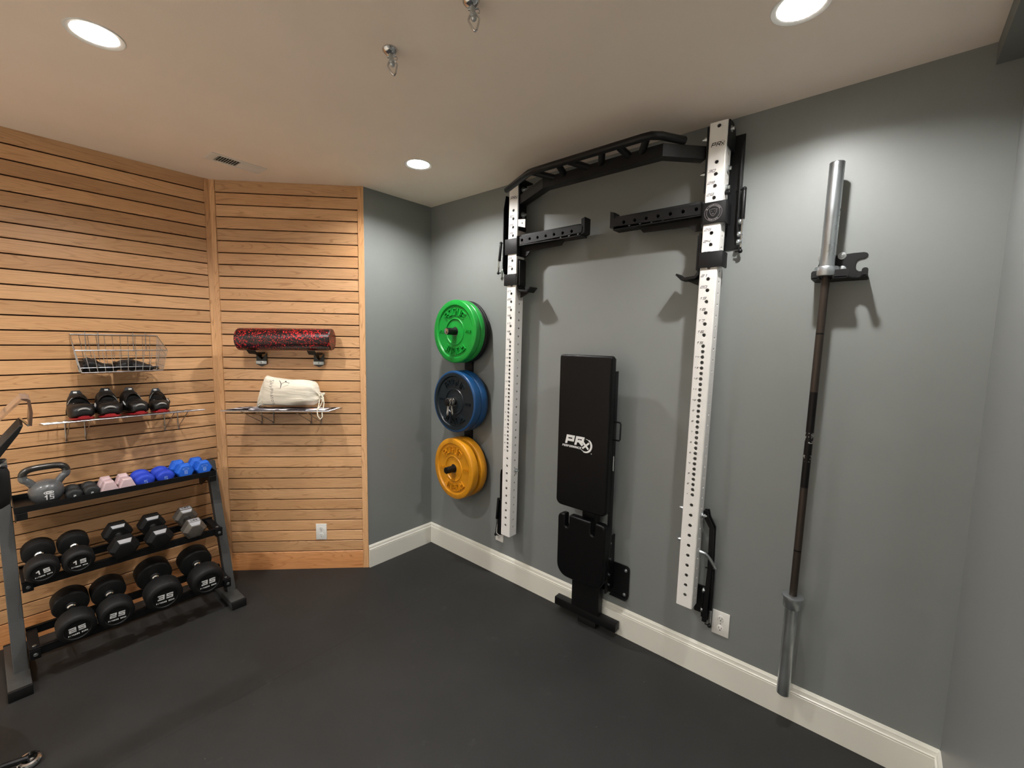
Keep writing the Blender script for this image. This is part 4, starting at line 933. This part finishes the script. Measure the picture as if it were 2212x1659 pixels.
# ---------------------------------------------------------------- cotton bag and the folded cloth under it
def cotton_bag():
    t = thing('drawstring_bag', 'white cotton drawstring bag with printed name lying on the wire shelf', 'bag', F3, -.462, .145, 1.224, (-.05, 0, 0))
    NX, NY = 40, 22
    # outline in x (left to right) : bottom z, top z, half depth
    Sx = [(-.190, .0, .012, .010), (-.186, .004, .050, .020), (-.176, .014, .118, .030), (-.165, .018, .175, .034), (-.155, .018, .2205, .036), (-.146, .018, .2220, .050), (-.125, .017, .2120, .066), (-.09, .018, .2040, .078), (-.04, .018, .1990, .086), (0, .020, .1965, .088), (.05, .021, .1950, .086), (.10, .021, .1930, .082), (.135, .022, .1900, .076), (.158, .026, .1800, .062), (.174, .036, .1600, .044), (.184, .050, .1300, .026), (.191, .062, .1020, .017), (.196, .064, .0960, .015), (.203, .052, .1080, .022), (.208, .048, .1120, .026)]
    rnd = random.Random(2); R = []
    n = 40
    for (x, z0, z1, hy) in Sx:
        zc_, hz = (z0+z1)/2, (z1-z0)/2; ring = []
        for i in range(n):
            a = 2*PI*i/n; ca, sa = math.cos(a), math.sin(a)
            # folds that converge on the drawn neck
            f = max(0, min(1, (x+.12)/.28)); fold = math.sin(a*7 + 1.2*math.sin(x*14)) * .0095*f*(1-.4*f) + .0045*math.sin(a*3 + x*38) + .0025*math.sin(a*11 - x*60)
            y = (hy+fold)*math.copysign(abs(ca)**.85, ca); z = zc_ + (hz+fold*.5)*math.copysign(abs(sa)**.75, sa)
            xx = x - .030*(1-(z/.22))*(1 if x < -.10 else 0)*(-1 if False else 1)*.9 + (.016*math.sin(a*2) if x > .2 else 0)
            ring.append((xx, y, max(0.0, z)))
        R.append(ring)
    b = MB(); b.loft(R); o = b.build('cloth', M_['cotton'], t, smooth=80, subdiv=1)
    # the print follows the cloth: drop each point onto its front
    from mathutils.bvhtree import BVHTree
    bpy.context.view_layer.update(); bv = BVHTree.FromObject(o, bpy.context.evaluated_depsgraph_get())
    def surf(x, z):
        h = bv.ray_cast(Vector((x, -.5, z)), Vector((0, 1, 0)))[0]
        return (h.y if h else -.08) - .0004
    cu_ = bpy.data.curves.new('letters', 'FONT'); cu_.body = 'SkyPhatos'; cu_.size = .046; cu_.extrude = 0.0; cu_.space_character = 1.15; cu_.offset = -.0006; cu_.align_x = 'CENTER'
    to = bpy.data.objects.new('letters', cu_); COL.objects.link(to); bpy.context.view_layer.update()
    me = bpy.data.meshes.new_from_object(to.evaluated_get(bpy.context.evaluated_depsgraph_get())); bpy.data.objects.remove(to)
    bm = bmesh.new(); bm.from_mesh(me); bmesh.ops.triangulate(bm, faces=bm.faces[:])
    bmesh.ops.subdivide_edges(bm, edges=[e for e in bm.edges if e.calc_length() > .008], cuts=2)
    g = bmesh.ops.extrude_face_region(bm, geom=bm.faces[:])
    top = set(v for v in g['geom'] if isinstance(v, bmesh.types.BMVert))
    for v in bm.verts:
        a = math.radians(-84); px = v.co.x*math.cos(a) - (v.co.y-.012)*math.sin(a); pz = v.co.x*math.sin(a) + (v.co.y-.012)*math.cos(a)
        X_, Z_ = -.092 + px*.76, .112 + pz*.76
        v.co = Vector((X_, surf(X_, Z_) + (.0012 if v not in top else 0), Z_))
    b = MB(); b.b = bm; b.build('printed_name', M_['ink'], o, smooth=0)
    b = MB()
    for pl in ([(-.050, .188), (-.040, .180), (-.030, .166), (-.028, .148)], [(-.030, .166), (-.018, .176), (-.004, .180), (.020, .172)], [(-.028, .148), (-.030, .138)]):
        b.tube([(x, surf(x, z)-.001, z) for x, z in pl], .0022, n=5, flat=(1, .5))
    b.sph((-.006, surf(-.006, .182)-.001, .182), .0045, (1, .4, 1), 8); b.build('printed_figure', M_['ink'], o, smooth=0)
    b = MB()
    for pl in ([(-.056, .146), (-.04, .143), (-.028, .140)], [(-.016, .146), (.0, .156), (.018, .162)]):
        b.tube([(x, surf(x, z)-.001, z) for x, z in pl], .0016, n=5, flat=(1, .5))
    b.build('red_print', M_['neo_p'], o, smooth=0)
    for pts in ([(.196, -.015, .082), (.212, -.03, .096), (.230, -.05, .080), (.238, -.06, .040), (.236, -.07, .004), (.244, -.115, -.010), (.250, -.128, -.045), (.238, -.130, -.058), (.222, -.128, -.040), (.214, -.118, -.008), (.205, -.09, .004), (.200, -.05, .020), (.198, -.02, .075)],
                [(.196, -.012, .090), (.216, -.022, .092), (.222, -.035, .060), (.214, -.05, .026), (.207, -.075, .006), (.212, -.10, .0045)]):
        b = MB(); P = []
        for i in range(len(pts)-1):
            for k in range(4): P.append(tuple(pts[i][j] + (pts[i+1][j]-pts[i][j])*k/4 for j in range(3)))
        P.append(pts[-1]); b.tube(P, .0034, n=7); b.build('drawstring', M_['cord'], t, smooth=80)
    b = MB(); b.tube([(.191, .017*math.cos(a), .081+.020*math.sin(a)) for a in [2*PI*i/20 for i in range(20)]], .0038, n=7, closed=True); b.build('neck_cord', M_['cord'], t)
cotton_bag()
b = MB(); R = []
for i in range(30):
    x = -.30 + .62*i/29; w_ = .10 + .012*math.sin(i*.9); th = (.011 + .004*math.sin(i*1.3)) if i > 2 else .004+.003*i
    if i > 9: th = .0065
    R.append([(x + .01*math.sin(i), -w_, .0), (x, -w_-.004, th*.5), (x, -w_+.004, th), (x, -w_*.3, th + .002*math.sin(i*.7)), (x, w_*.5, th), (x, w_, th*.6), (x, w_, .0)])
b.loft(R); o = b.build('folded_cloth', M_['towel'], smooth=70); put(o, F3, -.52, .150, 1.2185, (-.064, 0, 0)); tag(o, 'flat folded black and white printed cloth with an orange edge under the cotton bag', 'cloth')

# ---------------------------------------------------------------- dumbbell rack (parallel to the left oak wall)
t = thing('dumbbell_rack', 'black three-tier dumbbell rack in front of the left oak wall', 'dumbbell rack', F4, -.56, .28, 0)
RXc, Rs = -.56, .28
def Pk(X, s, z): return (X-RXc, -(s-Rs), z)
Mx = Matrix(((0, 0, 1, 0), (-1, 0, 0, Rs), (0, 1, 0, 0), (0, 0, 0, 1)))      # (s, z) outline, thickness along X
for Xa, Xb in ((-.127, -.079), (-1.042, -.991)):
    b = MB(); sf = lambda z: .41 - .34*z
    b.plate([(sf(.045), .045), (sf(.862), .862), (sf(.862)-.052, .862), (sf(.045)-.052, .045)], Xa-RXc, Xb-RXc, M=Mx, bev=.003); b.build('leg', M_['grey'], t, smooth=0)
for Xa, Xb in ((-.152, -.074), (-1.066, -.988)):
    b = MB(); b.span(Xa-RXc, Xb-RXc, -(.548-Rs), -(.06-Rs), .004, .047, bev=.003); ft = b.build('foot', M_['grey'], t)
    b = MB(); b.span(Xa-RXc-.001, Xb-RXc+.001, -(.553-Rs), -(.535-Rs), 0, .049, bev=.003); b.build('end_cap', M_['rubber'], ft)
    b = MB(); b.span(Xa-RXc-.001, Xb-RXc+.001, -(.075-Rs), -(.058-Rs), 0, .049, bev=.003); b.build('end_cap', M_['rubber'], ft)
XL_, XR_ = -.989, -.131
b = MB(); b.span(XL_-RXc, XR_-RXc, -(.300-Rs), -(.045-Rs), .811, .8135)
b.span(XL_-RXc, XR_-RXc, -(.302-Rs), -(.299-Rs), .811, .843, bev=.001); b.span(XL_-RXc, XR_-RXc, -(.046-Rs), -(.043-Rs), .811, .843); b.span(XL_-RXc, XL_+.003-RXc, -(.30-Rs), -(.045-Rs), .811, .843); b.span(XR_-.003-RXc, XR_-RXc, -(.30-Rs), -(.045-Rs), .811, .843)
b.build('top_tray', M_['black'], t, smooth=0)
for X0 in (-.172, -.985):
    b = MB(); b.span(X0-RXc, X0+.040-RXc, -(.306-Rs), -(.09-Rs), .774, .810, bev=.002); b.plate([(.10, .72), (.14, .72), (.25, .776), (.10, .776)], X0-RXc, X0+.004-RXc, M=Mx); br = b.build('tray_bracket', M_['black'], t, smooth=0)
def tier(zf, zr, s0, s1, rz0):
    ang = math.atan2(zr-zf, s1-s0)
    for s_, z_, nm in ((s1, zf, 'front_rail'), (s0, zr, 'rear_rail')):
        b = MB(); b.span(XL_-RXc, XR_-RXc, -(s_-Rs), -(s_-.003-Rs), z_-.036, z_+.004, bev=.001); b.span(XL_-RXc, XR_-RXc, -(s_-Rs), -(s_-.034-Rs), z_-.036, z_-.033); b.span(XL_-RXc, XR_-RXc, -(s_-Rs), -(s_-.028-Rs), z_-.003, z_); b.build(nm, M_['black'], t, smooth=0)
    for X0 in (-.172, -.988):
        b = MB(); sl = (zr-zf)/(s0-s1)
        z_at = lambda s: zf + (s-s1)*sl
        b.plate([(s1+.010, z_at(s1)-.002), (s1+.010, z_at(s1)-.046), (s0-.03, z_at(s0)-.046), (s0-.03, z_at(s0)-.002)], X0-RXc, X0+.038-RXc, M=Mx, bev=.002); br = b.build('rail_bracket', M_['black'], t, smooth=0)
        b = MB(); b.cyl(Pk(X0+.02, s1+.010, zf-.022), Pk(X0+.02, s1+.016, zf-.023), .0085, n=14, bev=.002); b.cyl(Pk(X0+.02, s1-.03, zf+.001), Pk(X0+.02, s1-.03, zf+.006), .0085, n=14, bev=.002); b.build('bolt', M_['zinc'], br)
tier(.478, .492, .180, .368, 0); tier(.178, .198, .285, .478, 0)

# ---------------------------------------------------------------- dumbbells
def head_round(R, w, y0, sg, t, m='urethane', smooth=38, detail=True):
    """y0 = outer face, head runs inward; sg=-1 front head"""
    b = MB(); h = w
    pr = [(0, .004), (R*.66, .004), (R*.70, .0), (R*.78, .0), (R*.95, .008), (R, .014), (R, h-.014), (R*.95, h-.006), (R*.72, h), (R*.30, h-.004), (R*.26, h+.004), (0, h+.004)]
    b.lathe([(r, -sg*0 - (y0 - sg*z)) for r, z in pr], 44, axis='Y')
    return b.build('head', M_[m], t, smooth=smooth)
def round_dumbbell(R, L, hw, X, s, z, label, num, roll, m='rubber'):
    t = thing('round_dumbbell', label, 'dumbbell', F4, X, s, z, (.19, 0, 0), 'rubber dumbbells on the lower tiers')
    hf = head_round(R, hw, -L/2, -1, t, m); head_round(R, hw, L/2, 1, t, m)
    b = MB(); g = L/2-hw
    b.lathe([(.010, -g), (.018, -g), (.018, -g+.008), (.0135, -g+.014), (.0155, 0), (.0135, g-.014), (.018, g-.008), (.018, g), (.010, g)], 24, axis='Y'); b.build('handle', M_['steelk'] if False else M_['chrome'], t)
    b = MB(); fn = lambda x, y, d: Vector((x*math.cos(roll)+y*math.sin(roll), -L/2+.0035-.0010*d, -x*math.sin(roll)+y*math.cos(roll)))
    b.text(num, lambda x, y, d: fn(x, y-R*.10, d), R*.36, R*.36, R*.10, R*.078)
    b.text('FITNESS GEAR', lambda x, y, d: fn(x, y-R*.36, d), R*.095, R*.060, R*.022, R*.018)
    b.build('weight_marking', M_['mark'], hf, smooth=0)
    return t
round_dumbbell(.0625, .262, .082, -.917, .283, .547, 'round black 15 pound dumbbell at the left end of the middle tier', '15', math.radians(-8))
round_dumbbell(.0625, .262, .082, -.788, .283, .545, 'round black 15 pound dumbbell, second from the left on the middle tier', '15', math.radians(-2))
round_dumbbell(.0735, .305, .098, -.825, .385, .256, 'round black 25 pound dumbbell at the left end of the bottom tier', '25', math.radians(-4))
round_dumbbell(.0735, .305, .098, -.675, .385, .255, 'round black 25 pound dumbbell, second from the left on the bottom tier', '25', math.radians(4))
round_dumbbell(.0845, .325, .108, -.474, .385, .266, 'round black 35 pound dumbbell, third from the left on the bottom tier', '35', math.radians(2))
round_dumbbell(.0845, .325, .108, -.268, .385, .264, 'round black 35 pound dumbbell at the right end of the bottom tier', '35', math.radians(0))
def hexring(R, flat, y, rot=0): return [(R*math.cos(PI/3*i+rot), y, flat*R*math.sin(PI/3*i+rot)) for i in range(6)]
def hex_head(t, R, flat, ya, yb, m, ch=.10):
    """hex prism with bevelled shoulders between ya (outer) and yb (inner)"""
    b = MB(); d = (yb-ya)
    b.loft([hexring(R*.62, flat, ya), hexring(R*.67, flat, ya+d*.01), hexring(R, flat, ya+d*.27), hexring(R, flat, ya+d*.80), hexring(R*.74, flat, yb)])
    o = b.build('head', M_[m], t, smooth=25); md = o.modifiers.new('round', 'BEVEL'); md.width = .0025; md.segments = 2; md.limit_method = 'ANGLE'; return o
def hex_dumbbell(X, s, z, label, m='rubber', cap='hexcap', R=.0675, L=.262, hw=.088, txt=None):
    t = thing('hex_dumbbell', label, 'dumbbell', F4, X, s, z, (.19, 0, 0), 'rubber dumbbells on the lower tiers')
    g = L/2-hw
    for sg in (-1, 1):
        o = hex_head(t, R, 1.0, sg*L/2, sg*g, m)
        ya, yb = (sg*L/2, sg*g) if sg < 0 else (sg*g, sg*L/2)
        z0 = R*math.sin(PI/3)
        # label on the sloping shoulder that faces up and to the room
        e0, e1 = (ya + hw*.055, ya + hw*.25) if sg < 0 else (ya + .004, ya + hw*.19)
        r0, r1 = (R*.725, R*.975) if sg < 0 else (R*.79, R*.985)
        b = MB(); P = lambda r, y, dx: [(-r*.5*dx, y, r*math.sin(PI/3)+.0006), (r*.5*dx, y, r*math.sin(PI/3)+.0006)]
        A = P(r0, e0, .92); B_ = P(r1, e1, .92)
        t_ = [A[0], A[1], B_[1], B_[0]]; b.loft([[(x, y, zz-.0015) for x, y, zz in t_], [(x, y, zz+.0006) for x, y, zz in t_]]); b.build('shoulder_label', M_[cap], o, smooth=0)
        if txt:
            b = MB(); fn = lambda x, y, d: Vector((x, ya+hw*.50+y, z0+.0004+.0006*d)); 
            b.plate(rrect(R*.9, hw*.42, .003, 2, 0, ya+hw*.52), z0-.0005, z0+.0006); b.build('cast_panel', M_['hexcap'], o, smooth=0)
            b = MB(); b.text(txt, lambda x, y, d: Vector((x, ya+hw*.44+y, z0+.0006+.0006*d)), .013, .009, .003, .0022); b.build('weight_marking', M_['ink'], o, smooth=0)
    b = MB(); b.lathe([(.010, -g), (.0175, -g), (.0145, -g+.012), (.0165, 0), (.0145, g-.012), (.0175, g), (.010, g)], 24, axis='Y'); b.build('handle', M_['steelk'], t)
    return t
hex_dumbbell(-.607, .283, .545, 'black hex dumbbell with a shiny label, left of the two black hex ones')
hex_dumbbell(-.452, .283, .545, 'black hex dumbbell with a shiny label, right of the two black hex ones')
hex_dumbbell(-.282, .283, .541, 'worn grey iron hex dumbbell at the right end of the middle tier', 'hexgrey', 'hexcap', .0630, .258, .084, 'LBS')
TZ = .8136
def small_dumbbell(kind, X, label, m, w, h, num, rot=0, L=.172, s=.185, mk='neo_mark', grp='small dumbbells on the top tray'):
    t = thing('small_dumbbell', label, 'dumbbell', F4, X, s, TZ + h/2, (0, 0, rot), grp)
    hl = L*.36
    for sg in (-1, 1):
        ya, yb = sg*L/2, sg*(L/2-hl)
        b = MB()
        if kind == 'oval':
            def ov(k, y): return [(w/2*k*math.cos(2*PI*i/28), y, max(-h/2, h/2*k*math.sin(2*PI*i/28)*1.0)) for i in range(28)]
            d = yb-ya; b.loft([ov(.55, ya), ov(.80, ya+d*.03), ov(.93, ya+d*.14), ov(1, ya+d*.36), ov(1, ya+d*.62), ov(.86, ya+d*.90), ov(.40, yb)]); o = b.build('head', M_[m], t, smooth=70)
        elif kind == 'trap':
            def tp(k, y): return [(w/2*k*x, y, h/2*zz*k - h/2*(1-k)*0) for x, zz in ((-1, -.55), (-.62, -1), (.62, -1), (1, -.55), (.50, 1), (-.50, 1))]
            d = yb-ya; b.loft([tp(.88, ya), tp(.97, ya+d*.06), tp(1, ya+d*.2), tp(1, ya+d*.75), tp(.8, yb)]); o = b.build('head', M_[m], t, smooth=25); md = o.modifiers.new('round', 'BEVEL'); md.width = .003; md.segments = 3; md.limit_method = 'ANGLE'
        else:
            fl = (h/2)/(w/2*math.sin(PI/3)); d = yb-ya
            b.loft([hexring(w/2*.80, fl, ya), hexring(w/2*.92, fl, ya+d*.06), hexring(w/2, fl, ya+d*.22), hexring(w/2, fl, ya+d*.72), hexring(w/2*.7, fl, yb)]); o = b.build('head', M_[m], t, smooth=25); md = o.modifiers.new('round', 'BEVEL'); md.width = .006; md.segments = 4; md.limit_method = 'ANGLE'
        if sg < 0 and num:
            b = MB(); zz = {'2': -h*.05, '5': -h*.10, '8': -.002}[num]
            b.text(num, lambda x, y, d: Vector((x, ya-.0002-.0006*d, zz-.010+y)), .021 if num != '2' else .012, .015 if num != '2' else .009, .004, .0026 if num != '2' else .0018)
            if num == '8': b.lathe([(.011, 0), (.0125, 0), (.0125, .0006), (.011, .0006)], 20, M=T(0, ya-.0002, zz+.022) @ Matrix.Diagonal((1.3, 1, .5, 1)) @ RX(PI/2), closed=True)
            if num == '5': b.box((0, ya-.0003, zz-.018), (.034, .0008, .0018))
            b.build('weight_marking', M_[mk], o, smooth=0)
    b = MB(); b.cyl((0, -(L/2-hl)-.003, 0), (0, (L/2-hl)+.003, 0), .0135, n=18); b.build('handle', M_[m], t)
small_dumbbell('oval', -.771, 'small charcoal dumbbell next to the kettlebell on the top tray', 'neo_k', .068, .058, '2', L=.15, mk='mark')
small_dumbbell('oval', -.703, 'small charcoal dumbbell beside the pale pink ones on the top tray', 'neo_k', .068, .058, '2', L=.15, mk='mark')
small_dumbbell('trap', -.632, 'pale pink dumbbell, left of the pink pair on the top tray', 'neo_p', .078, .066, None, L=.158)
small_dumbbell('trap', -.556, 'pale pink dumbbell, right of the pink pair on the top tray', 'neo_p', .078, .066, None, L=.158)
small_dumbbell('oval', -.476, 'rounded dark blue dumbbell marked 5, left one of the pair', 'neo_b', .094, .074, '5', L=.172)
small_dumbbell('oval', -.381, 'rounded dark blue dumbbell marked 5, right one of the pair', 'neo_b', .092, .074, '5', L=.172)
small_dumbbell('hex', -.287, 'bright blue hex dumbbell marked 8, left one of the pair', 'neo_b8', .094, .092, '8', rot=math.radians(3), L=.180)
small_dumbbell('hex', -.189, 'bright blue hex dumbbell marked 8 at the right end of the top tray', 'neo_b8', .094, .092, '8', rot=math.radians(3), L=.180)
# kettlebell
t = thing('kettlebell', 'grey kettlebell marked 15 at the left end of the top tray', 'kettlebell', F4, -.868, .182, TZ, (0, 0, math.radians(4)))
b = MB(); pr = [(0, 0), (.040, 0), (.044, .003), (.056, .018), (.064, .038), (.067, .058), (.064, .080), (.054, .099), (.038, .112), (.018, .118), (0, .119)]
b.lathe(pr, 48); body = b.build('body', M_['enamel'], t, smooth=80)
b = MB(); hp = [(-.046, 0, .098), (-.062, 0, .122), (-.077, 0, .145), (-.080, 0, .164), (-.074, 0, .182), (-.058, 0, .1935), (-.035, 0, .198), (0, 0, .199), (.035, 0, .198), (.058, 0, .1935), (.074, 0, .182), (.080, 0, .164), (.077, 0, .145), (.062, 0, .122), (.046, 0, .098)]
hp = [(x, y, z-.010 if z > .14 else z) for x, y, z in hp]
b.tube(cr(hp[3:12], 4), .0168, n=16); h_ = b.build('handle', M_['handle'], t, smooth=80)
b = MB(); b.tube(cr(hp[:4], 4), .0172, n=16); b.tube(cr(hp[11:], 4), .0172, n=16); b.build('handle_root', M_['enamel'], t, smooth=80)
def kbs(x, z, d):
    r = .0668 - max(0, abs(z-.058)-.0)**2*3.2
    return Vector((x, -math.sqrt(max(1e-6, r*r-x*x)) - .0002 - .0006*d, z))
b = MB(); b.text('15', lambda x, y, d: kbs(x, y+.026, d), .026, .0165, .0035, .0044)
for r_ in (.0,):
    b.tube([tuple(kbs(.0175*math.cos(a), .063+.0065*math.sin(a), 0)) for a in [2*PI*i/28 for i in range(28)]], .0016, n=5, closed=True)
b.text('C', lambda x, y, d: kbs(x-.004, y+.060, d), .007, .012, .002, .002); b.text('B', lambda x, y, d: kbs(x+.006, y+.060, d), .006, .010, .002, .002)
b.build('weight_marking', M_['mark'], body, smooth=0)

# ---------------------------------------------------------------- exercise bike at the left edge
bk = thing('exercise_bike', 'black exercise bike cut off by the left edge of the picture', 'exercise bike'); bk.location = (.55, -2.62, 0); bk.rotation_euler = (0, 0, 0)
def K(x, y, z): return Vector((x-.55, y+2.62, z))
b = MB()   # main frame: front post, rear post, beam
b.tube([K(.50, -2.62, .10), K(.56, -2.62, .60), K(.60, -2.60, 1.0)], .036, n=14, flat=(1, 1.5)); b.tube([K(.52, -2.62, .34), K(.9, -2.75, .42), K(1.25, -2.90, .36)], .034, n=12); b.tube([K(1.12, -2.86, .10), K(1.20, -2.88, .60), K(1.28, -2.92, .85)], .030, n=12); b.tube([K(.5, -2.62, .09), K(1.12, -2.86, .09)], .032, n=12)
b.build('frame', M_['black'], bk, smooth=60)
b = MB(); b.cyl(K(.36, -2.42, .045), K(.56, -2.86, .045), .026, n=18, bev=.003); b.build('front_foot', M_['black'], bk)
b = MB(); b.cyl(K(1.05, -2.62, .045), K(1.20, -3.08, .045), .026, n=18, bev=.003); b.build('rear_foot', M_['black'], bk)
b = MB(); Mw = T(*K(.22, -2.49, .245)) @ RZ(math.radians(20)); b.lathe([(0, -.012), (.06, -.014), (.065, -.010), (.15, -.008), (.17, -.014), (.178, -.010), (.178, .010), (.17, .014), (.15, .008), (.065, .010), (.06, .014), (0, .012)], 64, axis='Y', M=Mw); b.build('flywheel', M_['urethane'], bk)
b = MB(); b.lathe([(.020, -.010), (.028, -.012), (.034, -.006), (.035, .004), (.031, .010), (.023, .012), (.020, .006)], 36, M=T(*K(.371, -2.300, .018)) @ RY(math.radians(12)), closed=True); b.cyl(K(.371, -2.300, .0), K(.371, -2.300, .020), .012, n=14); b.build('levelling_foot', M_['chrome'], bk)
b = MB(); b.tube([K(.371, -2.302, .03), K(.36, -2.36, .035), K(.36, -2.43, .045)], .012, n=10); b.build('foot_bracket', M_['black'], bk)
# handlebar with a padded end facing the rack
b = MB(); b.tube([K(.60, -2.60, 1.0), K(.58, -2.50, 1.16), K(.60, -2.44, 1.22)], .03, n=12); b.tube([K(.60, -2.62, 1.22), K(.60, -2.34, 1.215)], .018, n=12)
b.build('handlebar', M_['black'], bk, smooth=60)
b = MB(); R = []
for (y, zc_, ry, rz) in ((-2.275, 1.19, .020, .045), (-2.281, 1.19, .028, .066), (-2.30, 1.19, .034, .078), (-2.34, 1.185, .036, .080), (-2.40, 1.18, .034, .07), (-2.42, 1.18, .02, .05)):
    R.append([tuple(K(.60 + ry*math.cos(2*PI*i/20), y, zc_ + rz*math.copysign(abs(math.sin(2*PI*i/20))**.85, math.sin(2*PI*i/20)))) for i in range(20)])
b.loft(R); b.build('grip_pad', M_['grip'], bk, smooth=80)
b = MB(); b.cyl(K(.60, -2.278, 1.265), K(.60, -2.30, 1.265), .018, n=16, bev=.004); b.build('knob', M_['chrome'], bk)
# tray under the clear device holder
Y0 = -2.236
b = MB(); b.plate([(-2.236, 1.400), (-2.247, 1.374), (-2.300, 1.290), (-2.340, 1.235), (-2.340, 1.262), (-2.300, 1.325), (-2.243, 1.403)], -.11, .10, M=Matrix(((0, 0, 1, .60-.55), (1, 0, 0, 2.62), (0, 1, 0, 0), (0, 0, 0, 1))), bev=.002); b.build('tray', M_['grip'], bk, smooth=0)
MH = Matrix(((0, 0, 1, .60-.55), (1, 0, 0, 2.62), (0, 1, 0, 0), (0, 0, 0, 1)))
b = MB(); b.plate([(-2.2315, 1.483), (-2.300, 1.4), (-2.306, 1.402), (-2.236, 1.489)], -.10, .09, M=MH); b.build('clear_holder', M_['clear'], bk, smooth=0)
b = MB(); b.plate([(-2.2235, 1.398), (-2.219, 1.440), (-2.221, 1.478), (-2.2315, 1.483), (-2.236, 1.489), (-2.222, 1.488), (-2.2145, 1.482), (-2.2115, 1.440), (-2.216, 1.396)][::-1], -.10, .09, M=MH); b.build('holder_lip', M_['smoke'], bk, smooth=0)
b = MB(); b.tube([K(.50, -2.241, 1.400), K(.69, -2.224, 1.400)], .004, n=8); b.build('hinge_pin', M_['chrome'], bk)
